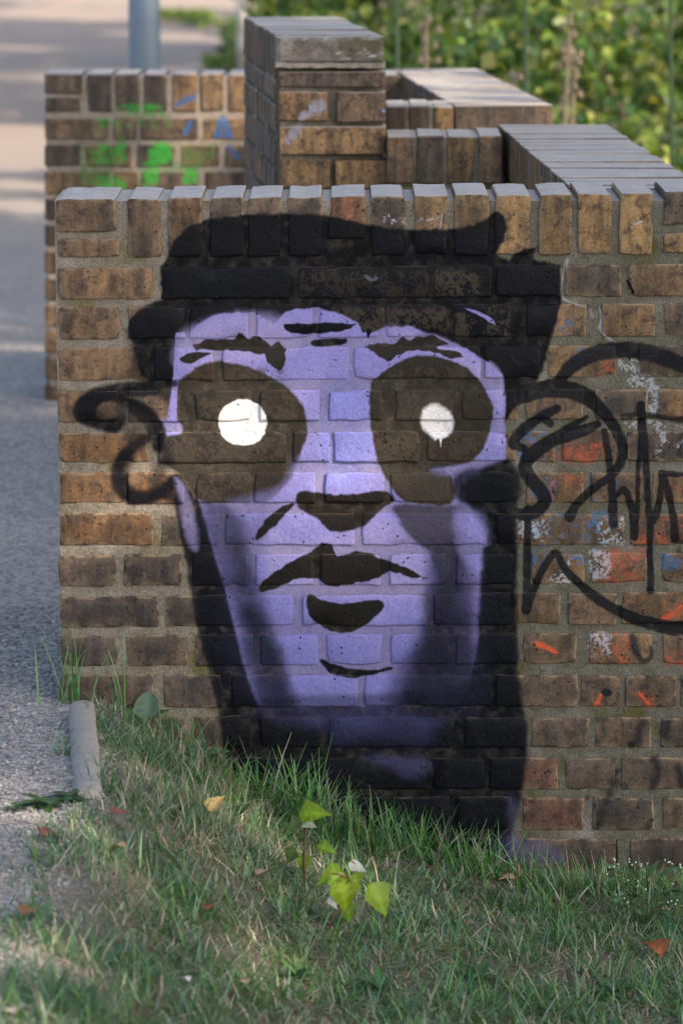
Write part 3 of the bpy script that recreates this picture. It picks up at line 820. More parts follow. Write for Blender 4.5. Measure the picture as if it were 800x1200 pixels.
# mortar body: uneven front skin on a solid core
X0, X1 = wall(67.5, 600)[0] + .004, wall(846, 600)[0] - .002
Z0, Z1 = -.52, TOP - .0012
nx, nz = 190, 210
V = []
ridge_rows = []
for (tl, tr, bl, br, xs) in rows:
    ridge_rows.append((wall(400, (bl + br) / 2)[1]))
for j in range(nz + 1):
    for i in range(nx + 1):
        x = lerp(X0, X1, i / nx); z = lerp(Z0, Z1, j / nz)
        q = Vector((x * 30, 2.2, z * 30))
        y = .0031 + mnoise.noise(q) * .0013 + mnoise.noise(q * 3.3) * .0009 + mnoise.noise(q * .3) * .0010
        y -= .0008 * max(0, min(1, (.9 - z) / .5)) * (1 if x < -.25 else .3)
        V.append((x, y, z))
Fa = [(j * (nx + 1) + i, j * (nx + 1) + i + 1, (j + 1) * (nx + 1) + i + 1, (j + 1) * (nx + 1) + i) for j in range(nz) for i in range(nx)]
b = len(V)
rr = nx + 1
ring = [i for i in range(rr)] + [j * rr + nx for j in range(1, nz + 1)] + [nz * rr + i for i in range(nx - 1, -1, -1)] + [j * rr for j in range(nz - 1, 0, -1)]
for r_ in ring:
    V.append((V[r_][0], .236, V[r_][2]))
n = len(ring)
Fa += [(ring[k], b + k, b + (k + 1) % n, ring[(k + 1) % n]) for k in range(n)]
Fa.append(tuple(b + k for k in range(n)))
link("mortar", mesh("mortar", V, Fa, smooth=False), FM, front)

def run_wall(root, p0, p1, thick, ztop, zbot, bmat, mmat, cols, rowlock=True, start=0, jit=.0015, first_len=None, rl=.0785, rlh=.118, course=.0833, gap=.011, ch=.003):
    """a straight brick wall: the segment p0-p1 is its near/left face, thickness goes to the right of p0->p1 turned left"""
    p0 = np.array(p0, float); p1 = np.array(p1, float)
    L = np.linalg.norm(p1 - p0); e = (p1 - p0) / L
    nrm = np.array([-e[1], e[0]])
    if thick < 0: nrm, thick = -nrm, -thick
    ang = math.atan2(e[1], e[0])
    def put(s0, s1, z0, z1, tk=thick, into=0.0):
        V, Fa = cham_box(s1 - s0, tk, z1 - z0, ch, jit, g)
        me = mesh("brick", V, Fa)
        c = p0 + e * (s0 + s1) / 2 + nrm * (into + tk / 2)
        o = link("brick", me, bmat, root, (c[0], c[1], (z0 + z1) / 2))
        o.rotation_euler = (g.uniform(-.004, .004), g.uniform(-.004, .004), ang + g.uniform(-.003, .003))
        c_ = g.choice(cols); k = g.uniform(.8, 1.2)
        o.color = (c_[0] * k, c_[1] * k, c_[2] * k, 1)
    z = ztop
    if rowlock:
        s = 0.0
        while s < L - .03:
            s1 = min(s + rl - gap, L)
            put(s, s1, z - rlh, z + g.uniform(-.002, .002))
            s += rl
        z -= rlh + .012
    r_ = start
    while z > zbot:
        z0 = z - (course - .012)
        s = 0.0
        k = 0
        while s < L - .02:
            ln = (.24 if r_ % 2 == 0 else .115)
            if k == 0 and r_ % 2 == 0: ln = .178
            s1 = min(s + ln, L)
            if L - s1 < .05: s1 = L
            put(s, s1, z0, z)
            s = s1 + .012; k += 1
        z -= course; r_ += 1
    i = .0055
    V, Fa = box_vf(i, L - i, i, thick - i, zbot - .05, ztop - .0028)
    me = mesh("mortar", V, Fa)
    if np.cross(e, nrm) < 0:
        for v in me.vertices: v.co.y = -v.co.y
        me.flip_normals()
    o = link("mortar", me, mmat, root, (p0[0], p0[1], 0))
    o.rotation_euler = (0, 0, ang)

OCH = [(.20, .135, .07), (.15, .10, .06), (.22, .14, .065), (.10, .075, .055)]
DRK = [(.115, .082, .058), (.09, .07, .055), (.15, .10, .06)]
# return leg running back from the painted wall, and the cross wall to the pillar
run_wall(front, (.487, .252), (.408, 1.95), -.285, TOP - .001, .62, PB, PM, OCH, start=0, gap=.0055, ch=.0018, jit=.0012)
run_wall(front, (.113, 1.62), (.402, 1.62), .24, TOP - .004, .62, PB, PM, OCH, rl=.0765)

# ---- pillar ------------------------------------------------------------
pil = empty("brick_pillar", (-.03, PY, 0), "taller brick pier with a smudge of white paint rising behind the painted wall", "pillar")
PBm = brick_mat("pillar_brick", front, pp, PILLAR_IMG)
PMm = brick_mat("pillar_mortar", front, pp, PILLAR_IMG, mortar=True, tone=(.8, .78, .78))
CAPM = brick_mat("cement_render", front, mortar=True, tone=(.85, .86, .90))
PT = 1.29
def put_p(name, x0, x1, y0, y1, mat, col, d0=0.0, depth=.1):
    a = at_y(x0, y1, PY); b_ = at_y(x1, y0, PY)
    V, Fa = cham_box(b_[0] - a[0], depth, b_[2] - a[2], .003, .0015, g)
    o = link(name, mesh(name, V, Fa), mat, pil, ((a[0] + b_[0]) / 2 + .03, d0 + depth / 2, (a[2] + b_[2]) / 2))
    o.color = (*[c_ * 1.45 for c_ in col], 1)
    return o
put_p("brick", 327, 451, 84, 102, PBm, (.10, .075, .06))
put_p("brick", 326, 384, 108, 142, PBm, (.20, .125, .065))
put_p("brick", 395, 452, 108, 143, PBm, (.13, .09, .06))
put_p("brick", 328, 452, 149, 181, PBm, (.22, .14, .07))
put_p("brick", 328, 386, 188, 221, PBm, (.20, .125, .06))
put_p("brick", 393, 453, 188, 221, PBm, (.21, .13, .06))
put_p("brick", 328, 452, 228, 260, PBm, (.2, .13, .06))
e_ = np.array([-.117, 1.04]); e_ /= np.linalg.norm(e_)
nr = np.array([e_[1], -e_[0]])
a0 = at_y(326.5, 100, PY); b0 = at_y(452, 100, PY)
PWID = (b0[0] - a0[0]) * nr[0]
def along(name, s0, s1, z0, z1, mat, col, tk=None, into=0.0, jit=.0018):
    tk = tk or PWID
    V, Fa = cham_box(s1 - s0, tk, z1 - z0, .003, jit, g)
    c = np.array([a0[0], PY]) + e_ * (s0 + s1) / 2 + nr * (into + tk / 2)
    o = link(name, mesh(name, V, Fa), mat, pil, (c[0] + .03, c[1] - PY, (z0 + z1) / 2))
    o.rotation_euler = (0, 0, math.atan2(e_[1], e_[0]))
    o.color = (*col, 1)
    return o
LP = 1.045
s = .088
while s < LP:                                  # rowlock coping behind the cement-faced end
    s1 = min(s + .0675, LP)
    along("brick", s, s1, PT - .105, PT + g.uniform(-.002, .002), PB, g.choice(DRK))
    s += .0785
zc = PT - .118
k = 0
while zc > .85:
    s = .118
    hh = .048 if k == 0 else .069
    first = True
    while s < LP - .02:
        ln = .115 if k % 2 else (.24 if not first else .06)
        first = False
        s1 = min(s + ln, LP)
        along("brick", s, s1, zc - hh, zc, PB, [c_ * 1.3 for c_ in g.choice(DRK)])
        s = s1 + .012
    zc -= hh + .0135; k += 1
def sheared_box(name, s0, s1, i0, i1, z0, z1, mat):
    V, Fa = box_vf(s0, s1, i0, i1, z0, z1)
    V = [(a0[0] + .03 + e_[0] * v[0] + nr[0] * v[1], e_[1] * v[0] + nr[1] * v[1], v[2]) for v in V]
    me = mesh(name, V, Fa); me.flip_normals()
    return link(name, me, mat, pil)
PMd = brick_mat("shaded_mortar", front, mortar=True, tone=(.42, .38, .36))  # darker copy of the pillar mortar, side shade put into its colour
sheared_box("mortar", .014, LP - .004, .004, PWID - .004, -.1, PT - .012, PMd)
sheared_box("mortar", .007, .013, .003, PWID - .003, -.1, PT - .11, PMm)
# cement-rendered coping end: rough block
cap_parts = []
a = at_y(324, 74, PY); b_ = at_y(449.5, 41, PY)
nx_, nz_ = 26, 9
V = []
for j in range(nz_ + 1):
    for i in range(nx_ + 1):
        u, v = i / nx_, j / nz_
        x = lerp(a[0], b_[0], u); z = lerp(a[2], PT - .001, v)
        q = Vector((x * 40, 7, z * 40))
        y = mnoise.noise(q) * .004 + mnoise.noise(q * 3) * .002
        if u > .55 and v > .35 + mnoise.noise(q * .7) * .3: y += .008      # render broken away
        ed = min(i, nx_ - i, j, nz_ - j)
        if ed == 0: y += .006
        V.append((x + .03 + (mnoise.noise(q * 2) * .002 if ed == 0 else 0), y, z + (mnoise.noise(q * 2.2) * .003 if ed == 0 else 0)))
Fa = [(j * (nx_ + 1) + i, j * (nx_ + 1) + i + 1, (j + 1) * (nx_ + 1) + i + 1, (j + 1) * (nx_ + 1) + i) for j in range(nz_) for i in range(nx_)]
rr = nx_ + 1
ring = [i for i in range(rr)] + [j * rr + nx_ for j in range(1, nz_ + 1)] + [nz_ * rr + i for i in range(nx_ - 1, -1, -1)] + [j * rr for j in range(nz_ - 1, 0, -1)]
b = len(V)
for r_ in ring:
    V.append((V[r_][0] - .008, .082, V[r_][2]))
n = len(ring)
Fa += [(ring[k], b + k, b + (k + 1) % n, ring[(k + 1) % n]) for k in range(n)]
link("cement_cap", mesh("cement_cap", V, Fa), CAPM, pil)
V = []
for i in range(31):                            # pale squeezed bed joint under it
    u = i / 30; x = lerp(a[0] - .003, b_[0] + .004, u) + .03
    z = a[2] - .004 + mnoise.noise(Vector((u * 9, 1, 4))) * .003
    hgt_ = .0075 + mnoise.noise(Vector((u * 12, 5, 2))) * .002
    V += [(x, -.006, z - hgt_), (x, -.006, z + hgt_ * .5), (x, .09, z + hgt_ * .5), (x, .09, z - hgt_)]
Fa = [(4 * i + k, 4 * i + 4 + k, 4 * i + 4 + (k + 1) % 4, 4 * i + (k + 1) % 4) for i in range(30) for k in range(4)] + [(3, 2, 1, 0), (120, 121, 122, 123)]
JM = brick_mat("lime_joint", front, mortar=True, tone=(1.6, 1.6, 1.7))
me = mesh("mortar_joint", V, Fa); me.flip_normals()
link("mortar_joint", me, JM, pil)

# ---- far wall with the green paint ---------------------------------------
far = empty("low_brick_wall", (0, GY, 0), "low brick wall with bright green paint patches beside the grey path", "wall")
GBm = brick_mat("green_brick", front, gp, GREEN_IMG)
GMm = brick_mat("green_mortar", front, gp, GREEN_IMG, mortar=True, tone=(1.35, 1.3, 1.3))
def put_g(x0, x1, y0, y1, col, depth=.24):
    a = at_y(x0, y1, GY); b_ = at_y(x1, y0, GY)
    V, Fa = cham_box(b_[0] - a[0], depth, b_[2] - a[2], .004, .002, g)
    o = link("brick", mesh("brick", V, Fa), GBm, far, ((a[0] + b_[0]) / 2, depth / 2, (a[2] + b_[2]) / 2))
    k = g.uniform(.9, 1.2); o.color = (col[0] * k, col[1] * k, col[2] * k, 1)
c1 = (.19, .125, .07); c2 = (.10, .078, .06)
put_g(52, 96, 86, 110, c2); put_g(53, 94, 115, 132, c2)
for i_, (xa, xb_) in enumerate(((103, 131), (136, 163), (169, 195), (202, 231), (235, 261), (267, 294), (300, 327))):
    put_g(xa, xb_, 87, 131, c1 if i_ > 2 else c2)
yr = 139.0
k = 0
while yr < 470:
    xs_ = [(53, 127), (133, 160), (165, 232), (239, 312), (318, 400)] if k % 2 == 0 else [(53, 94), (101, 154), (161, 204), (212, 257), (264, 310), (317, 400)]
    for xa, xb_ in xs_:
        sh = (yr - 139) * .010
        put_g(xa + (sh if xa > 60 else 0), xb_ + sh, yr, yr + 25, g.choice((c1, c2, (.14, .1, .065))))
    yr += 31.3; k += 1
a = at_y(52, 600, GY)[0] + .008
gx0 = at_y(52, 200, GY)[0] + .007; gx1 = .19
gz1 = at_y(100, 88, GY)[2]
V, Fa = box_vf(gx0, gx1, .005, .232, -.15, gz1 - .006)
link("mortar", mesh("mortar", V, Fa), GMm, far)
for s in range(6):                             # coping bricks carried on behind the pier
    put_g(335 + s * 34, 364 + s * 34, 87, 131, g.choice((c1, c2)))
PB2 = PB
class _off: pass
def run_far(p0, p1, thick, **kw):
    sub = (p0[0], p0[1] - GY), (p1[0], p1[1] - GY)
    run_wall(far, sub[0], sub[1], thick, TOP - kw.pop('drop', .002), .62, PB, PM, kw.pop('cols', DRK), **kw)
run_far((.318, 2.64), (.165, 4.24), -.277, cols=DRK, gap=.0055, ch=.0018)
run_far((.125, 2.642), (.312, 2.642), .24, drop=.004, cols=OCH, rl=.066)

# ------------------------------------------------------------------ ground
def xb(y):                                    # edge between gravel path and grass bank
    pts = [(-9, -.5), (-2.1, -.5), (-1.6, -.51), (-1.12, -.50), (-.78, -.455), (0, -.50), (4.5, -.52), (6, -.9), (20, -.98), (27, -1.06), (60, -1.2)]
    for (ya, xa), (yb_, xc) in zip(pts[:-1], pts[1:]):
        if y <= yb_:
            return lerp(xa, xc, max(0, (y - ya) / (yb_ - ya)))
    return pts[-1][1]
def bank(t):
    pts = [(-1, 0), (0, -.002), (.08, -.04), (.24, -.145), (.33, -.215), (.5, -.285), (.68, -.335), (.85, -.375), (1.2, -.42), (2.5, -.52), (6, -.62), (80, -.7)]
    for (a_, za), (b__, zb) in zip(pts[:-1], pts[1:]):
        if t <= b__:
            return lerp(za, zb, (t - a_) / (b__ - a_))
    return pts[-1][1]
def gnd(x, y):
    t = x - xb(y)
    z = bank(t) if t > 0 else 0.0
    k = .35 if y > 8 else lerp(1, .35, max(0, min(1, (y - 4) / 4)))
    if y < -.3: k = lerp(1, .72, min(1, (-.3 - y) / 1.7))
    z *= k
    z += mnoise.noise(Vector((x * 2.3, y * 2.3, 3))) * .012 + mnoise.noise(Vector((x * 9, y * 9, 7))) * (.005 if t > 0 else .0025)
    return z

def strip(fx, ys, us, name):
    V = []
    for y in ys:
        for u in us:
            x = fx(y, u)
            V.append((x, y, gnd(x, y)))
    n = len(us)
    Fq = [(j * n + i, j * n + i + 1, (j + 1) * n + i + 1, (j + 1) * n + i) for j in range(len(ys) - 1) for i in range(n - 1)]
    return mesh_np(name, V, Fq, smooth=True)
ys = list(np.linspace(-40, -3, 8)) + list(np.linspace(-2.7, 1, 110)) + list(np.linspace(1.1, 8, 60)) + list(np.linspace(8.5, 60, 60)) + [80, 120, 200]
us_l = [-150, -60, -25, -12, -6, -4, -3] + list(np.linspace(-2.4, 0, 70))
path_me = strip(lambda y, u: xb(y) + u + (0 if u < -.3 else mnoise.noise(Vector((0, y * 4, 1))) * .02), ys, us_l, "gravel_path")
us_r = list(np.linspace(0, 1.6, 70)) + [1.8, 2.2, 3, 4, 6, 9, 14, 25, 60, 150]
bank_me = strip(lambda y, u: xb(y) + u + (0 if u > .3 else mnoise.noise(Vector((0, y * 4, 1))) * .02), ys, us_r, "grass_bank")

m = NT("gravel")
co = m.n('ShaderNodeTexCoord').outputs['Object']
n1 = m.noise(co, 1.3, 5); n2 = m.noise(co, 95, 3, .7); n3 = m.noise(co, 11, 5, .65)
vor = m.n('ShaderNodeTexVoronoi', feature='F1'); vor.inputs['Scale'].default_value = 120
m.l(co, vor.inputs['Vector'])
c = m.mix(n1, (.29, .275, .265), (.47, .45, .435))
c = m.mix(m.ramp(n3, .5, .75, 0, .6), c, (.27, .25, .24))
vcs = m.n('ShaderNodeSeparateColor'); m.l(vor.outputs['Color'], vcs.inputs[0])
c = m.mix(1.0, c, m.mix(vcs.outputs[0], (.55, .55, .58), (1.45, 1.43, 1.38)), 'MULTIPLY')
sy = m.n('ShaderNodeSeparateXYZ'); m.l(co, sy.inputs[0])
c = m.mix(m.ramp(sy.outputs[1], 3, 16), c, m.mix(n1, (.36, .30, .255), (.46, .385, .33)))   # sandy farther on, peach sunlight put into the colour
m.l(c, m.p.inputs['Base Color'])
m.p.inputs['Roughness'].default_value = .95
m.p.inputs['Specular IOR Level'].default_value = .2
m.l(m.bump(m.math('SUBTRACT', m.math('MULTIPLY', n2, .6), vor.outputs['Distance']), .8, .006), m.p.inputs['Normal'])
GRAVEL = m.mat
tag(link("gravel_path", path_me, GRAVEL), "grey gravel path running back past the walls", kind='structure')
at_ = bank_me.attributes.new('edge', 'FLOAT', 'POINT')
at_.data.foreach_set('value', np.array([max(0, min(1, 1 - (u - .02 + mnoise.noise(Vector((u * 9, y * 9, 5))) * .07) / .12)) for y in ys for u in us_r], np.float32))
m = NT("soil")
co = m.n('ShaderNodeTexCoord').outputs['Object']
n1 = m.noise(co, 5, 5); n2 = m.noise(co, 130, 3, .7); n3 = m.noise(co, 26, 5, .7)
c = m.mix(n3, (.07, .07, .045), (.24, .22, .17))
c = m.mix(m.ramp(n1, .45, .65), c, (.115, .13, .075))
c = m.mix(1.0, c, m.mix(n2, (.5,) * 3, (1.5,) * 3), 'MULTIPLY')
c = m.mix(m.n('ShaderNodeAttribute', attribute_name='edge').outputs['Fac'], c, m.mix(n2, (.15, .14, .13), (.36, .345, .335)))
m.l(c, m.p.inputs['Base Color'])
m.p.inputs['Roughness'].default_value = 1
m.p.inputs['Specular IOR Level'].default_value = .1
m.l(m.bump(m.math('ADD', n2, m.math('MULTIPLY', n3, 2)), .9, .012), m.p.inputs['Normal'])
SOIL = m.mat
tag(link("grass_bank", bank_me, SOIL), "earth bank sloping down in front of the wall", kind='structure')

# loose stones on the path
def stones(n, xr, yr_, smin, smax, seed):
    q = np.random.default_rng(seed)
    base = np.array([(1, 0, 0), (-1, 0, 0), (0, 1, 0), (0, -1, 0), (0, 0, 1), (0, 0, -.6)], float)
    fac = np.array([(0, 2, 4), (2, 1, 4), (1, 3, 4), (3, 0, 4), (2, 0, 5), (1, 2, 5), (3, 1, 5), (0, 3, 5)])
    Vs, Fs, Cs = [], [], []
    for k in range(n):
        y = q.uniform(*yr_); x = xb(y) + xr[0] + (xr[1] - xr[0]) * q.random() ** .8
        s_ = smin + (smax - smin) * q.random() ** 3
        v = base * (s_ * np.array([q.uniform(.7, 1.3), q.uniform(.7, 1.3), q.uniform(.45, .8)])) + q.normal(0, s_ * .16, (6, 3))
        t = q.uniform(0, 6.3); c_, s2 = math.cos(t), math.sin(t)
        v[:, :2] = v[:, :2] @ np.array([[c_, s2], [-s2, c_]])
        Vs.append(v + np.array([x, y, gnd(x, y) + s_ * .2])); Fs.append(fac + 6 * k)
        l_ = q.choice([.2, .3, .39, .47, .56], p=[.2, .3, .3, .16, .04]) * q.uniform(.85, 1.15)
        Cs.append(np.tile(np.array([l_ * q.uniform(.95, 1.08), l_, l_ * q.uniform(.92, 1.08)]), (6, 1)))
    return mesh_np("gravel", np.concatenate(Vs), np.concatenate(Fs), col=np.concatenate(Cs))
STONE = attr_mat("stone_chips", .85, noise_amt=.2, noise_scale=400, spec=.3)
tag(link("gravel", stones(26000, (-.72, .03), (-2.4, .9), .0018, .0065, 3), STONE), "loose grey gravel chips on the path", kind='stuff')

# kerb stone
ke = empty("kerb_stone", (0, 0, 0), "worn grey kerb stone with rounded top at the foot of the wall's left corner", "kerb")
p0 = np.array([-.535, -.13]); p1 = np.array([-.475, -.78])
V, Fa = [], []
N = 26; prof = [(-.031, -.12), (-.027, .004), (-.025, .014), (-.018, .022), (0, .025), (.018, .022), (.025, .014), (.028, .002), (.031, -.14)]
d_ = (p1 - p0) / np.linalg.norm(p1 - p0); nn = np.array([-d_[1], d_[0]])
for i in range(N + 1):
    t = i / N
    c_ = p0 + (p1 - p0) * t
    endk = min(1, min(t, 1 - t) / .04)
    for a_, h in prof:
        q = Vector((a_ * 60, t * 16, h * 60))
        w_ = a_ * (.86 + .14 * endk) + mnoise.noise(q) * .0025
        hh = h * (1 if h < 0 else .55 + .45 * endk) + mnoise.noise(q * 1.7) * .0028
        pos = c_ + nn * -w_
        V.append((pos[0], pos[1], hh + .012 - .012 * t))
n = len(prof)
Fa = [(i * n + k, i * n + k + 1, (i + 1) * n + k + 1, (i + 1) * n + k) for i in range(N) for k in range(n - 1)] + [tuple(range(n - 1, -1, -1)), tuple(range(N * n, N * n + n))]
m = NT("kerb_concrete")
co = m.n('ShaderNodeTexCoord').outputs['Object']
n1 = m.noise(co, 14, 5, .65); n2 = m.noise(co, 300, 3, .7)
c = m.mix(n1, (.26, .245, .225), (.50, .475, .45))
c = m.mix(1.0, c, m.mix(n2, (.5,) * 3, (1.4,) * 3), 'MULTIPLY')
c = m.mix(m.ramp(m.noise(co, 32, 5, .7), .52, .7, 0, .6), c, (.12, .11, .09))
m.l(c, m.p.inputs['Base Color']); m.p.inputs['Roughness'].default_value = .9
m.l(m.bump(m.math('ADD', n2, n1), .6, .004), m.p.inputs['Normal'])
me = mesh("stone_body", V, Fa, smooth=True)
link("stone_body", me, m.mat, ke)

# ------------------------------------------------------------------ grass
def blades(spec):
    """spec: arrays x,y,z,length,width,azimuth,lean,curl,colour -> ribbons of 4 segments"""
    x, y, z, L, wd, az, lean, curl, col = spec
    n = len(x); seg = 4
    V = np.zeros((n, (seg + 1) * 2, 3), np.float32); C = np.zeros((n, (seg + 1) * 2, 3), np.float32)
    dx, dy = np.cos(az), np.sin(az)
    tw = az + np.pi / 2 + rng.normal(0, .5, n)
    sx_, sy_ = np.cos(tw), np.sin(tw)
    px, pz = np.zeros(n), np.zeros(n)
    for s_ in range(seg + 1):
        t = s_ / seg
        wt = wd * (1 - t ** 1.6) * .5 + .00025
        for k, sg in enumerate((-1, 1)):
            V[:, s_ * 2 + k, 0] = x + dx * px + sg * sx_ * wt
            V[:, s_ * 2 + k, 1] = y + dy * px + sg * sy_ * wt
            V[:, s_ * 2 + k, 2] = z + pz
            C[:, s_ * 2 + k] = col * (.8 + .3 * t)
        ang = lean + curl * t
        px = px + np.sin(ang) * L / seg
        pz = pz + np.cos(ang) * L / seg
    f = np.array([(2 * s_, 2 * s_ + 1, 2 * s_ + 3, 2 * s_ + 2) for s_ in range(seg)])
    Fq = (f[None] + (np.arange(n) * (seg + 1) * 2)[:, None, None]).reshape(-1, 4)
    return V.reshape(-1, 3), Fq, C.reshape(-1, 3)
GREENS = np.array([(.07, .175, .055), (.10, .23, .07), (.07, .18, .10), (.21, .34, .23), (.14, .29, .07)])
DRY = np.array([(.46, .41, .31), (.40, .36, .27), (.58, .53, .42), (.30, .26, .20), (.42, .33, .28)])
def bcols(n, dry):
    k = rng.random(n) < dry
    c_ = np.where(k[:, None], DRY[rng.integers(0, 5, n)], GREENS[rng.integers(0, 5, n)] * np.array([1.25, 1.35, 1.1]))
    return c_ * rng.uniform(.75, 1.3, (n, 1))
def field(n, yr_, fx, Lr, wr, leanr, dry, thin=None, zoff=-.004):
    ys_ = rng.uniform(*yr_, n); xs_ = np.array([fx(y_) for y_ in ys_])
    keep = np.ones(n, bool)
    nz_ = np.array([mnoise.noise(Vector((a_ * 5.5, b_ * 5.5, 2))) + .5 * mnoise.noise(Vector((a_ * 15, b_ * 15, 4))) for a_, b_ in zip(xs_, ys_)])
    if thin is not None:
        keep = (nz_ + rng.normal(0, .25, n)) > thin
    xs_, ys_, nz_ = xs_[keep], ys_[keep], nz_[keep]; n = len(xs_)
    zs = np.array([gnd(a_, b_) for a_, b_ in zip(xs_, ys_)]) + zoff
    dl = np.clip(dry + (-nz_) * .6, .03, .95)
    k = rng.random(n) < dl
    col = np.where(k[:, None], DRY[rng.integers(0, 5, n)], GREENS[rng.integers(0, 5, n)]) * rng.uniform(.75, 1.3, (n, 1))
    L = rng.uniform(*Lr, n) * (1 + .35 * nz_)
    return [xs_, ys_, zs, L, rng.uniform(*wr, n), rng.uniform(0, 6.283, n), rng.uniform(*leanr, n), rng.uniform(.1, 1.0, n), col]
def frx(y):
    e0 = xb(y) - .03
    return e0 + (1.35 - e0) * random.random()
fields = [
    field(46000, (-2.5, -.02), frx, (.018, .05), (.0018, .0038), (.25, 1.3), .20, thin=-.5),
    field(16000, (-2.5, -.02), frx, (.035, .085), (.0024, .0046), (.3, 1.2), .08, thin=.0),
    field(5000, (-2.5, -.02), frx, (.03, .08), (.0012, .0024), (1.15, 1.55), .9, thin=-.5, zoff=.006),       # lying straw
    field(22000, (-2.5, -.02), frx, (.008, .028), (.0012, .0028), (.7, 1.5), .55, zoff=.001),               # short matted thatch
    field(1500, (-2.5, -.9), lambda y: xb(y) - abs(random.gauss(0, .07)) - .02, (.015, .05), (.0014, .003), (.2, 1.2), .45, thin=-.1),
    field(1500, (-.8, 0), lambda y: -.42 + random.random() * .3, (.03, .08), (.0016, .003), (.1, 1.2), .55),
]
Vs, Fs, Cs, b = [], [], [], 0
for f_ in fields:
    v, f, c_ = blades(f_)
    Vs.append(v); Fs.append(f + b); Cs.append(c_); b += len(v)
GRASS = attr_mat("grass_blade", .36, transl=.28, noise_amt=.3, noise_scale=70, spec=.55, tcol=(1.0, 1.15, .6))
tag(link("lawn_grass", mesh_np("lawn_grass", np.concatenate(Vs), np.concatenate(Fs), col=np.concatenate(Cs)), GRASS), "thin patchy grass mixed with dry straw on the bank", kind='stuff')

def tuft(x, y, n, Lr, spread, label, group=None, lean=(.05, .65), dry=.12, wr=(.0022, .0042), az=None, name="grass_tuft"):
    z = gnd(x, y)
    rx, ry = rng.normal(0, spread, n), np.abs(rng.normal(0, spread * .55, n)) * -1
    A = rng.uniform(0, 6.283, n) if az is None else rng.normal(az, .7, n)
    v, f, c_ = blades([rx, ry, np.full(n, -.006), rng.uniform(*Lr, n), rng.uniform(*wr, n), A, rng.uniform(*lean, n), rng.uniform(.05, 1.0, n), bcols(n, dry)])
    o = link(name, mesh_np(name, v, f, col=c_), GRASS, None, (x, y, z))
    return tag(o, label, 'grass', group)
def foot(px, y=-.035):
    return at_y(px, 600, y)[0] * 1.02, y
x_, y_ = foot(88, -.02); tuft(x_, -.03, 22, (.10, .20), .018, "grass tuft growing at the left corner of the painted wall", lean=(.02, .35), dry=.05)
x_, y_ = foot(148); tuft(x_, y_, 9, (.13, .23), .010, "few tall single grass blades standing against dark bricks near the kerb", lean=(.0, .18), dry=0)
for px, n_, l0, l1 in ((200, 36, .05, .10), (245, 40, .05, .11), (292, 60, .06, .12), (325, 110, .09, .20), (358, 110, .09, .19), (392, 100, .08, .17), (432, 80, .07, .14), (470, 80, .07, .15), (505, 70, .06, .13), (540, 80, .06, .14), (572, 80, .07, .14), (605, 50, .05, .10), (640, 55, .05, .11), (680, 60, .05, .11), (712, 60, .05, .12), (745, 60, .05, .11), (780, 60, .06, .12), (820, 60, .06, .12)):
    x_, y_ = foot(px, random.uniform(-.09, -.03))
    tuft(x_, y_, n_, (l0, l1), .04, "long green grass tuft in the row along the foot of the painted wall", "grass tufts along the foot of the wall", lean=(.05, .95), dry=.12)
for px, py in ((70, 1120), (150, 1170), (60, 1010), (380, 1100), (470, 1105), (600, 1060), (690, 1140), (520, 1170), (330, 980), (250, 1160), (640, 1180), (210, 1050), (760, 1180), (430, 1000)):
    z_ = -.1
    for _ in range(4):
        p_ = at_z(px, py, z_); z_ = gnd(p_[0], p_[1])
    tuft(p_[0], p_[1], 34, (.04, .10), .035, "low tuft of greener grass in the patchy lawn", "greener tufts in the lawn", lean=(.2, 1.1), dry=.2)
p_ = at_z(76, 878, .01); tuft(p_[0], p_[1], 26, (.03, .07), .018, "small grass tuft in gravel left of the kerb stone", lean=(.1, .8), dry=.1)

def on_ground(px, py):
    z_ = -.15
    for _ in range(6):
        p_ = at_z(px, py, z_); z_ = gnd(p_[0], p_[1])
    return Vector((p_[0], p_[1], z_))

# ------------------------------------------------------------------ leaves
def leaf_mesh(L, W_, shape='poplar', fold=.15, droop=.2, col=(.2, .3, .05), seed=0, teeth=0.06, nseg=7):
    q = random.Random(seed)
    prof = {'poplar': [(0, .04), (.06, .40), (.16, .80), (.29, 1.0), (.42, .90), (.58, .64), (.75, .36), (.9, .12), (1, .0)],
            'oval': [(0, .03), (.12, .5), (.3, .9), (.5, 1), (.7, .8), (.87, .45), (1, 0)],
            'long': [(0, .08), (.2, .45), (.45, .85), (.65, 1), (.85, .6), (1, 0)]}[shape]
    prof = [tuple(p_) for p_ in spline(prof, False, 2)]
    V, C = [], []
    for t, w_ in prof:
        w_ = max(w_, 0)
        for s_ in (-1, -.5, 0, .5, 1):
            wv = w_ * W_ / 2 * s_ * (1 + (q.uniform(-teeth, teeth) if abs(s_) == 1 else 0))
            V.append((wv, t * L, abs(s_) * w_ * W_ * fold - droop * L * t * t + q.uniform(-1, 1) * .04 * W_))
            k = 1.35 if s_ == 0 else q.uniform(.78, 1.1) * (1.12 if len(V) % 10 < 5 else .92)
            C.append([c_ * k for c_ in col])
    n = len(prof)
    Fq = [(i * 5 + k, i * 5 + k + 1, (i + 1) * 5 + k + 1, (i + 1) * 5 + k) for i in range(n - 1) for k in range(4)]
    return mesh_np("leaf", np.array(V), np.array(Fq), smooth=True, col=np.array(C))
SAPLEAF = attr_mat("sapling_leaf", .38, transl=.45, noise_amt=.18, noise_scale=55, spec=.5, back=(.62, .66, .62), tcol=(1.15, 1.1, .45))  # near-white backs: bright glints on the leaves painted as colour
PLEAF = attr_mat("broad_leaf", .5, transl=.3, noise_amt=.25, noise_scale=50, spec=.5)
DLEAF = attr_mat("dead_leaf", .7, transl=.15, noise_amt=.35, noise_scale=70, spec=.3)
m = NT("stem"); m.p.inputs['Roughness'].default_value = .6
co = m.n('ShaderNodeTexCoord').outputs['Object']
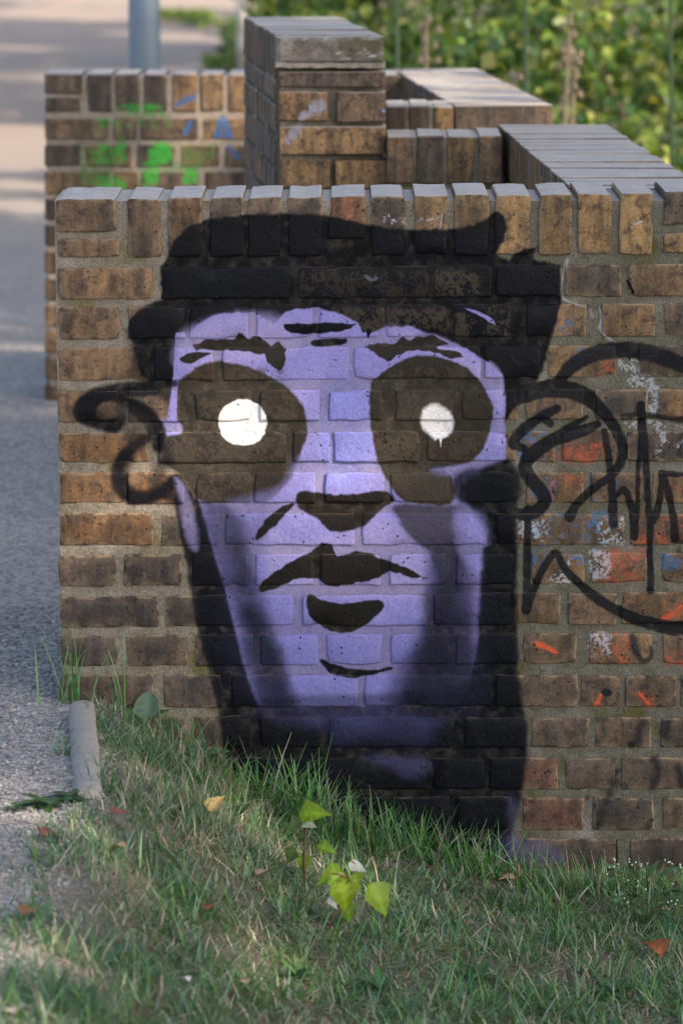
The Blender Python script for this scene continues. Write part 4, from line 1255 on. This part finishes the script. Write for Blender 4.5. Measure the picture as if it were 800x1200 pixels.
m.l(m.mix(m.noise(co, 40, 3), (.13, .075, .04), (.22, .14, .07)), m.p.inputs['Base Color'])
STEM = m.mat

def aim(o, direction, up=(0, 0, 1), roll=0.0):
    d = Vector(direction).normalized(); u = Vector(up)
    x = d.cross(u).normalized(); z = x.cross(d).normalized()
    M = Matrix((x, d, z)).transposed().to_4x4()
    o.matrix_local = Matrix.Translation(o.location) @ M @ Matrix.Rotation(roll, 4, 'Y')

def sapling(base, label, stem_px, leaves):
    """leaves: (px, py, length, direction(x,z), face: upper side or pale underside with white glare in its colour, shade)"""
    root = empty("poplar_sapling", base, label, "sapling")
    y0 = base.y
    pts = [Vector((0, 0, -.01))]
    for sx_, sy_ in stem_px:
        pts.append(Vector(at_y(sx_, sy_, y0)) - base)
    v, f = tube(pts, list(np.linspace(.003, .0016, len(pts))), 6)
    link("stem", mesh("stem", v, f, smooth=True), STEM, root)
    for i, (px, py, L, (dx, dz), under, colr) in enumerate(leaves):
        c_ = Vector(at_y(px, py, y0 + random.uniform(-.03, .015))) - base
        me = leaf_mesh(L * (.85 if under else 1), L * (.5 if under else .92), 'poplar', fold=.16, droop=.28, col=colr, seed=i + 3, teeth=.10)
        o = link("leaf", me, SAPLEAF, root)
        d = Vector((dx, -.25, dz)).normalized()
        st = c_ - d * L * .5
        o.location = st
        face = Vector((.15, -.55, .85)) if not under else Vector((.1, .75, -.75))
        aim(o, d, face)
        near = min(pts, key=lambda p: (p - st).length)
        v, f = tube([near, near.lerp(st, .5) + Vector((0, 0, .004)), st], [.0013, .0012, .001], 5)
        link("leaf_stalk", mesh("leaf_stalk", v, f, smooth=True), STEM, root)
YG = (.25, .40, .02); YG2 = (.20, .34, .03); YG3 = (.28, .42, .025)
b1 = on_ground(357, 1042)
sapling(b1, "young poplar sapling with one big bright leaf on top, nearer the wall", [(357, 1010), (357, 985), (360, 965), (366, 948)],
        [(368, 952, .062, (.75, .25), False, YG), (363, 967, .050, (.75, -.45), True, YG2), (383, 994, .042, (.9, -.1), False, YG2), (356, 1011, .038, (.15, -.9), False, YG2),
         (340, 1003, .034, (-.45, -.7), False, (.12, .20, .05)), (344, 966, .036, (-.8, -.35), False, (.14, .22, .06))])
b2 = on_ground(383, 1088)
sapling(b2, "young poplar sapling with several yellow-green and whitish leaves, nearer the camera", [(392, 1070), (402, 1050), (408, 1030), (418, 1015)],
        [(387, 1027, .056, (-.7, -.1), False, YG), (404, 1050, .070, (.25, -.95), False, YG3), (421, 1018, .048, (.75, -.5), True, YG2), (445, 1054, .070, (.55, -.75), False, YG),
         (396, 1036, .046, (.5, -.7), False, YG2), (391, 1060, .036, (.45, -.75), True, YG2), (384, 1042, .028, (-.3, -.8), True, YG2), (417, 1030, .034, (.2, -.8), False, YG2), (408, 1070, .04, (.3, -.9), False, YG2)])

# single fallen leaves
def fallen(px, py, L, col, label, rot, tilt=.35, fold=.25, droop=.3, shape='poplar', lift=.02):
    p_ = on_ground(px, py)
    me = leaf_mesh(L, L * .8, shape, fold=fold, droop=droop, col=col, seed=int(px))
    o = link("fallen_leaf", me, DLEAF, None, p_ + Vector((0, 0, lift)))
    o.rotation_euler = (tilt, random.uniform(-.3, .3), rot)
    tag(o, label, "leaf")
fallen(247, 966, .052, (.60, .42, .16), "yellow fallen leaf lying on the grass below the painted neck", -.5, tilt=.75, lift=.024)
fallen(775, 1133, .062, (.32, .12, .045), "curled rust-brown fallen leaf in the grass at the right", .6, tilt=.5, fold=.5)
fallen(45, 985, .05, (.20, .085, .07), "reddish fallen leaf on gravel below the low weed", -1.3, tilt=.1, lift=.008)
fallen(128, 966, .04, (.22, .09, .075), "small dull red leaf in the grass by the kerb's end", -1.2, tilt=.15)
fallen(28, 1082, .045, (.26, .13, .07), "tan and brown leaf on the gravel by the lawn's edge", -.5, tilt=.3, lift=.012)
fallen(147, 1006, .034, (.38, .27, .16), "pale tan dry leaf beside short grass near the path", 1.2, tilt=.15)
fallen(243, 1078, .04, (.26, .10, .05), "small orange-brown leaf in the middle of the lawn", .3, tilt=.2)
fallen(604, 1042, .038, (.36, .25, .16), "light brown dry leaf in the grass under the wall's dark corner", 1.8, tilt=.4)
fallen(302, 1038, .04, (.34, .25, .18), "beige withered leaf left of the poplar saplings", -.8, tilt=.25)
fallen(222, 1170, .026, (.75, .72, .72), "small whitish petal-like leaf at the bottom of the lawn", .9, tilt=.3, lift=.03)
fallen(20, 1196, .04, (.55, .48, .42), "pale dry leaf on gravel in the lower left corner", .2, tilt=.2, lift=.012)
fallen(290, 1166, .026, (.40, .30, .2), "tiny tan leaf right of the whitish one on the lawn", .5, tilt=.3)

def weed(base, label, leaves, name="broadleaf_weed", cat="plant", shape='oval', mat=None):
    root = empty(name, base, label, cat)
    for i, (az, el, L, W_, col) in enumerate(leaves):
        me = leaf_mesh(L, W_, shape, fold=.12, droop=.25, col=col, seed=i * 7 + int(abs(base.x) * 100), teeth=.12)
        o = link("leaf", me, mat or PLEAF, root)
        o.location = (0, 0, .004 * (i % 3))
        aim(o, (math.cos(az) * math.cos(el), math.sin(az) * math.cos(el), math.sin(el)))
    return root
q = random.Random(9)
def rosette(n, L, colr, el=(.1, .5)):
    return [(2 * math.pi * i / n + q.uniform(-.3, .3), q.uniform(*el), L * q.uniform(.7, 1.15), L * q.uniform(.3, .45), tuple(c_ * q.uniform(.8, 1.2) for c_ in colr)) for i in range(n)]
WG = (.055, .12, .035)
weed(on_ground(48, 944), "low green weed rosette on gravel in front of the kerb stone", rosette(13, .055, WG))
weed(on_ground(82, 938), "flat leafy weed touching the kerb's near end", rosette(11, .045, WG))
weed(on_ground(18, 950), "small leafy weed on gravel at the picture's left edge", rosette(7, .03, WG))
p_ = Vector((*foot(172, -.05), 0)); p_.z = gnd(p_.x, p_.y)
weed(p_, "pale round-leaved weed under the wall right of the kerb stone", [(1.4, 1.25, .075, .058, (.13, .21, .13)), (.2, .7, .06, .04, (.10, .18, .08)), (2.8, .7, .05, .035, (.09, .17, .07))])
p_ = Vector((*foot(230, -.07), 0)); p_.z = gnd(p_.x, p_.y)
weed(p_, "broad green leaves spreading at the wall beside the dark painted neck", [(.1, .45, .075, .05, (.12, .22, .12)), (-.5, .35, .06, .04, (.10, .19, .1)), (3.3, .5, .06, .04, (.1, .2, .09)), (1.3, .9, .06, .04, (.1, .18, .09))])
weed(on_ground(270, 962), "dark heart-leaved weed above the yellow leaf", [(.6, .8, .05, .045, (.05, .10, .03)), (2.2, .6, .04, .03, (.06, .12, .04))])
for px, py, lab in ((560, 1150, "broad low weed in the lower lawn right of centre"), (350, 1150, "leafy weed in the lower lawn below the saplings"), (445, 1165, "spreading weed at the bottom edge of the lawn"), (720, 1165, "low weed left of the curled brown leaf")):
    weed(on_ground(px, py), lab, rosette(9, .05, (.07, .15, .05), (.3, 1.0)))
# white-flowered weed at the right
bw = on_ground(752, 1085)
root = empty("flowering_weed", bw, "bushy weed with tiny white flower buds at the wall's foot on the right", "plant")
stems, buds = [], []
for i in range(20):
    tip = Vector((q.uniform(-.10, .11), q.uniform(-.05, .05), q.uniform(.05, .15)))
    stems.append(tube([(0, 0, -.01), tip * .5 + Vector((0, 0, .015)), tip], [.0013, .001, .0007], 5))
    for k in range(2):
        buds.append(tip + Vector((q.uniform(-.014, .014), q.uniform(-.01, .01), q.uniform(-.008, .014))))
    me = leaf_mesh(.05, .026, 'oval', col=(.12, .23, .10), seed=i)
    o = link("leaf", me, PLEAF, root); o.location = tip * q.uniform(.4, .9)
    aim(o, (tip.x * 5, tip.y * 5 - .2, .15))
v, f = merge(stems)
m = NT("green_stem"); m.p.inputs['Base Color'].default_value = (.09, .14, .05, 1); m.p.inputs['Roughness'].default_value = .6
GSTEM = m.mat
link("stem", mesh("stem", v, f), GSTEM, root)
m = NT("white_petal"); m.p.inputs['Base Color'].default_value = (.70, .72, .62, 1); m.p.inputs['Roughness'].default_value = .6
WPET = m.mat
oct_v = [(1, 0, 0), (-1, 0, 0), (0, 1, 0), (0, -1, 0), (0, 0, 1.3), (0, 0, -1)]
oct_f = [(0, 2, 4), (2, 1, 4), (1, 3, 4), (3, 0, 4), (2, 0, 5), (1, 2, 5), (3, 1, 5), (0, 3, 5)]
bm_me = mesh("flower_bud", [(a_ * .0024, b_ * .0024, c_ * .0024) for a_, b_, c_ in oct_v], oct_f, smooth=True)
for p_ in buds:
    link("flower_bud", bm_me, WPET, root, p_)
# plantain seed head
pb = on_ground(607, 1075)
root = empty("seed_stalk", pb, "single brownish seed head on a thin stalk in front of the wall's dark edge", "plant")
tipz = Vector(at_y(607, 1030, pb.y)) - pb
v, f = tube([(0, 0, -.01), tipz * .5, tipz], [.0012, .001, .001], 5); link("stem", mesh("stem", v, f), GSTEM, root)
v, f = tube([tipz, tipz * 1.12, tipz * 1.3, tipz * 1.42], [.002, .0045, .004, .001], 7)
link("seed_head", mesh("seed_head", v, f, smooth=True), STEM, root)

# ------------------------------------------------------------------ background: lamp post, pale post
def metal(name, a_, b_, rough):
    m = NT(name)
    co = m.n('ShaderNodeTexCoord').outputs['Object']
    c_ = m.mix(m.noise(co, 6, 5), a_, b_)
    c_ = m.mix(m.ramp(m.noise(co, 22, 4), .62, .72, 0, .5), c_, (a_[0] * .5, a_[1] * .5, a_[2] * .5))
    m.l(c_, m.p.inputs['Base Color'])
    m.p.inputs['Metallic'].default_value = .25
    m.p.inputs['Roughness'].default_value = rough
    return m.mat
LY = 13.2 - 7
lp = at_z(173, 60, 0); lx = (173 - 400) * 13.3 / F_PX
root = empty("lamp_post", (lx, LY, 0), "round grey metal lamp post standing behind the green-painted wall", "lamp post")
v, f = tube([(0, 0, -.1), (0, 0, 1.15), (0, 0, 1.2), (0, 0, 4.2)], [.061, .061, .058, .05], 28)
GALV = metal("galvanised_steel", (.17, .23, .30), (.27, .34, .42), .42)
link("pole", mesh("pole", v, f, smooth=True), GALV, root)
v, f = tube([(0, 0, -.05), (0, 0, .05), (0, 0, .07)], [.085, .085, .065], 28); link("base_collar", mesh("base_collar", v, f), GALV, root)
v, f = tube([(0, 0, 4.15), (0, 0, 4.25), (0, 0, 4.6), (0, 0, 4.7)], [.07, .14, .2, .05], 20); link("lamp_head", mesh("lamp_head", v, f), GALV, root)
py_ = 26.5 - 7
root = empty("white_post", ((290 - 400) * 26.6 / F_PX, py_, 0), "slim pale post rising behind the pier's left edge", "post")
m = NT("whitewash"); co = m.n('ShaderNodeTexCoord').outputs['Object']
m.l(m.mix(m.ramp(m.noise(co, 7, 4), .35, .6), (.42, .36, .28), (.78, .76, .70)), m.p.inputs['Base Color']); m.p.inputs['Roughness'].default_value = .7
v, f = tube([(0, 0, -.1), (0, 0, .5), (0, 0, 1.5), (0, 0, 2.2)], [.075, .072, .070, .068], 16)
link("shaft", mesh("shaft", v, f, smooth=True), m.mat, root)

# ------------------------------------------------------------------ background shrubs
def leaf_cloud(centres, n, size, cols, seed, squash=1.0, aspect=.7, up=.6):
    """n small folded leaves spread through ellipsoids (cx,cy,cz,rx,ry,rz)"""
    q = np.random.default_rng(seed)
    wts = np.array([c_[3] * c_[4] * c_[5] for c_ in centres]); wts /= wts.sum()
    pick = q.choice(len(centres), n, p=wts)
    Cn = np.array(centres)[pick]
    d = q.normal(0, 1, (n, 3)); d /= np.linalg.norm(d, axis=1)[:, None]
    r_ = q.random(n) ** .45
    P = Cn[:, :3] + d * r_[:, None] * Cn[:, 3:]
    nrm_ = d * .5 + q.normal(0, .6, (n, 3)) + np.array([0, 0, up]); nrm_ /= np.linalg.norm(nrm_, axis=1)[:, None]
    t = np.cross(nrm_, q.normal(0, 1, (n, 3))); t /= np.linalg.norm(t, axis=1)[:, None]
    s_ = np.cross(nrm_, t)
    L = q.uniform(.45, 1.4, n)[:, None] * size; W_ = L * aspect
    # 6 vertices: base, left, right, tip, mid (folded) -> 4 tris
    base = P - t * L * .5; tip = P + t * L * .5 - nrm_ * L * .12
    lf = P - s_ * W_ * .5 - t * L * .08 + nrm_ * L * .10; rt = P + s_ * W_ * .5 - t * L * .08 + nrm_ * L * .10
    V = np.stack([base, rt, tip, lf], 1).reshape(-1, 3)
    k = np.arange(n)[:, None] * 4
    Fq = np.concatenate([k + np.array([[0, 1, 2]]), k + np.array([[0, 2, 3]])], 0)
    ci = np.array(cols)[q.integers(0, len(cols), n)] * q.uniform(.7, 1.3, (n, 1))
    return V, Fq, np.repeat(ci, 4, 0)
SHRUB = attr_mat("shrub_leaf", .42, transl=.38, noise_amt=.15, noise_scale=30, spec=.5, tcol=(1.1, 1.05, .5))
BARK = metal("bark", (.09, .07, .05), (.17, .135, .10), .9); 
LG = [(.15, .27, .06), (.22, .34, .07), (.11, .22, .08), (.30, .38, .08), (.06, .13, .04), (.42, .44, .14), (.08, .17, .06)]
def shrub(x, y, h, r_, n, size, label, group, seed, cols=LG, name="leafy_shrub"):
    z = gnd(x, y)
    root = empty(name, (x, y, z), label, "shrub", group)
    q = random.Random(seed)
    cs = []
    st = []
    for i in range(9):
        a_ = q.uniform(0, 6.28); rr_ = q.uniform(.15, .85) * r_
        cz = q.uniform(.2, .86) * h
        cs.append((math.cos(a_) * rr_, math.sin(a_) * rr_ * .7, cz, r_ * q.uniform(.25, .5), r_ * q.uniform(.25, .45), h * q.uniform(.12, .22)))
        tip = Vector((cs[-1][0], cs[-1][1], cz))
        st.append(tube([(0, 0, -.05), (tip.x * .4, tip.y * .4, cz * .55), tip, tip + Vector((q.uniform(-.1, .1), 0, h * .15))], [.014, .01, .006, .002], 5))
    V, Fq, C = leaf_cloud(cs, n, size, cols, seed)
    o = link("foliage", mesh_np("foliage", V, Fq, col=C), SHRUB, root); o['kind'] = 'stuff'
    v, f = merge(st); link("stem", mesh("stem", v, f, smooth=True), BARK, root)
GP = "shrubs in the thicket behind the walls"
sh = [(.25, 7.2, 1.25, .55), (.95, 6.6, 1.15, .55), (1.6, 6.4, 1.2, .6), (2.3, 6.0, 1.3, .7), (-.05, 10.5, 1.5, .7), (.75, 9.6, 1.6, .8), (1.55, 9.2, 1.6, .8), (2.5, 9.4, 1.7, .9),
      (.1, 15, 1.7, .9), (1.2, 14, 1.9, 1.1), (2.5, 14, 2.0, 1.2), (-.15, 20, 1.6, .9), (1.2, 20, 2.1, 1.3), (3.0, 20, 2.2, 1.4), (4.3, 15, 2.2, 1.3)]
for i, (x, y, h, r_) in enumerate(sh):
    shrub(x, y, h, r_, 1250 if y < 12 else 1300, .082 if y < 12 else .11, "dense green leafy shrub in the thicket behind the brick walls", GP, 40 + i)
# stinging, upright green stems and dry stalks in front of the thicket
def stalk(px, y, top_py, label, lean, head, cat="plant", name="dry_stalk"):
    b_ = at_y(px, 300, y); x = b_[0]; z = gnd(x, y)
    root = empty(name, (x, y, z), label, cat)
    tp = Vector(at_y(px + lean, top_py, y)) - Vector((x, y, z))
    v, f = tube([(0, 0, -.02), tp * .5 + Vector((.01, 0, 0)), tp], [.011, .010, .007], 6)
    link("stem", mesh("stem", v, f, smooth=True), DRYM if head else GSTEM, root)
    if head:
        parts_ = []
        for k in range(18):
            p_ = tp * random.uniform(.72, 1.02) + Vector((random.gauss(0, .018), random.gauss(0, .015), 0))
            s_ = random.uniform(.008, .018)
            parts_.append(([(p_.x + a_ * s_, p_.y + b__ * s_, p_.z + c_ * s_ * 1.4) for a_, b__, c_ in oct_v], oct_f))
        v, f = merge(parts_); link("seed_head", mesh("seed_head", v, f, smooth=True), DRYM, root)['kind'] = 'stuff'
m = NT("dry_stem"); co = m.n('ShaderNodeTexCoord').outputs['Object']
m.l(m.mix(m.noise(co, 25, 3), (.34, .25, .15), (.56, .43, .29)), m.p.inputs['Base Color']); m.p.inputs['Roughness'].default_value = .8
DRYM = m.mat
stalk(640, 6.0, 15, "tall tan dry seed stalk leaning right in front of the shrubs", 28, True)
stalk(655, 6.1, 62, "shorter tan dry stalk beside the taller one", 18, True)
stalk(604, 6.0, 85, "low tan dry stalk just above the rear wall's coping", -2, True)
stalk(497, 6.3, 32, "dry stalk with a single tan head right of the pier", 2, True)
stalk(466, 5.6, -30, "thin upright green stem right of the pier", -2, False, name="green_stem_plant")
stalk(612, 5.9, -30, "thin dark green upright stem in the middle of the thicket", 3, False, name="green_stem_plant")
stalk(788, 5.6, -30, "thin upright green stem at the right edge", -4, False, name="green_stem_plant")
# weeds on the far verge of the path
def verge(px, py, n, h, wd, label, col):
    p_ = at_z(px, py, 0.0)
    root = empty("verge_weed", p_, label, "plant")
    cs = [(random.uniform(-wd, wd), random.uniform(-.6, .6), h * random.uniform(.2, .7), wd * .5, .35, h * .35) for _ in range(7)]
    V, Fq, C = leaf_cloud(cs, n, .075, col, int(px), aspect=.5)
    link("foliage", mesh_np("foliage", V, Fq, col=C), SHRUB, root)['kind'] = 'stuff'
LIT = [(.22, .32, .05), (.28, .36, .07), (.16, .26, .05)]
verge(222, 27, 500, .16, .36, "bright green weeds at the roadside above the lamp post's right", LIT)
verge(252, 33, 300, .12, .25, "darker green weeds between the bright ones and the pale post", LG)
verge(272, 58, 300, .22, .13, "green weeds at the foot of the pale post", LG)
verge(264, 80, 300, .15, .14, "yellowish weeds by the path edge left of the pier", LIT)
verge(288, 85, 300, .3, .2, "leafy weeds just behind the pier", LG)

# ------------------------------------------------------------------ shade trees standing outside the picture
TLEAF = attr_mat("tree_leaf", .5, transl=.30, noise_amt=.15, noise_scale=5, spec=.4, tcol=(1.1, 1.05, .5))
def shade_tree(target, height, rad, n, size, seed, label, gaps, clumps=70, flat=.75):
    """a broad-leaved tree whose crown stands between the sun and `target`"""
    t = (height - target.z) / SUN.z
    cc = target + SUN * t
    root = empty("broadleaf_tree", (cc.x, cc.y, 0), label, "tree")
    q = random.Random(seed)
    cs = []
    for i in range(clumps):
        d = Vector((q.gauss(0, 1), q.gauss(0, 1), q.gauss(0, 1))).normalized() * (q.random() ** .4)
        cs.append((d.x * rad * .9, d.y * rad * .9, height + d.z * rad * flat * .9, rad * .22, rad * .22, rad * .18))
    V, Fq, C = leaf_cloud(cs, n, size, LG, seed, aspect=.8, up=.3)
    keep = np.ones(n, bool)
    Cn = V.reshape(n, 4, 3).mean(1) + np.array([cc.x, cc.y, 0])
    rg = np.random.default_rng(seed + 1)
    s3 = np.array(SUN)
    for gp_, gr, gk in gaps:
        rel = Cn - np.array(gp_)
        dist = np.linalg.norm(rel - np.outer(rel @ s3, s3), axis=1)
        keep &= ~((dist < gr) & (rg.random(n) < gk))
    V = V.reshape(n, 4, 3)[keep].reshape(-1, 3); C = C.reshape(n, 4, 3)[keep].reshape(-1, 3); n = int(keep.sum())
    k = np.arange(n)[:, None] * 4
    Fq = np.concatenate([k + np.array([[0, 1, 2]]), k + np.array([[0, 2, 3]])], 0)
    link("crown", mesh_np("crown", V, Fq, col=C), TLEAF, root)
    parts_ = [tube([(0, 0, -.2), (.1, 0, height * .4), (0, .1, height * .8), (0, 0, height + rad * .4)], [.34, .26, .18, .05], 12)]
    for i in range(0, clumps, 6):
        c_ = Vector(cs[i][:3]); b_ = Vector((0, 0, height * q.uniform(.5, .8)))
        parts_.append(tube([b_, b_.lerp(c_, .5) + Vector((0, 0, -.2)), c_], [.10, .06, .02], 6))
    v, f = merge(parts_); link("trunk", mesh("trunk", v, f, smooth=True), BARK, root)
gaps_far = [(tuple(at_z(px, py, 0)), gr, .97) for px, py, gr in ((60, 17, .9), (110, 14, .8), (250, 4, 1.1), (190, 2, 1.0), (240, 47, .45), (180, 40, .4), (28, 215, .22), (40, 222, .16), (215, 82, .35), (255, 78, .35), (20, 55, .3))]
gaps_near = [((-.50, 0, .42), .15, .9), ((-.24, 0, .56), .17, .9), ((.12, 0, .52), .15, .75), ((-.08, 0, .3), .12, .6), ((0.0, -.5, -.1), .20, .95), ((-.02, 1.68, 1.1), .18, .6), ((-.6, 3.9, .9), .4, .5)]
shade_tree(Vector((.0, .6, .6)), 9.0, 5.2, 8200, .27, 3, "broad tree behind the photographer's right shoulder shading the painted wall", gaps_near)
shade_tree(Vector((-4.2, 10.0, 0)), 9.0, 3.9, 6500, .27, 12, "tree shading the middle stretch of the gravel path", gaps_far, clumps=46)
shade_tree(Vector((-4.6, 17.5, 0)), 9.5, 4.0, 6500, .27, 21, "tree shading the path beyond the lamp post", gaps_far, clumps=46)
shade_tree(Vector((-3.6, 26.0, 0)), 10.0, 6.5, 13000, .30, 15, "tree shading the far stretch of the gravel path", gaps_far, clumps=40)
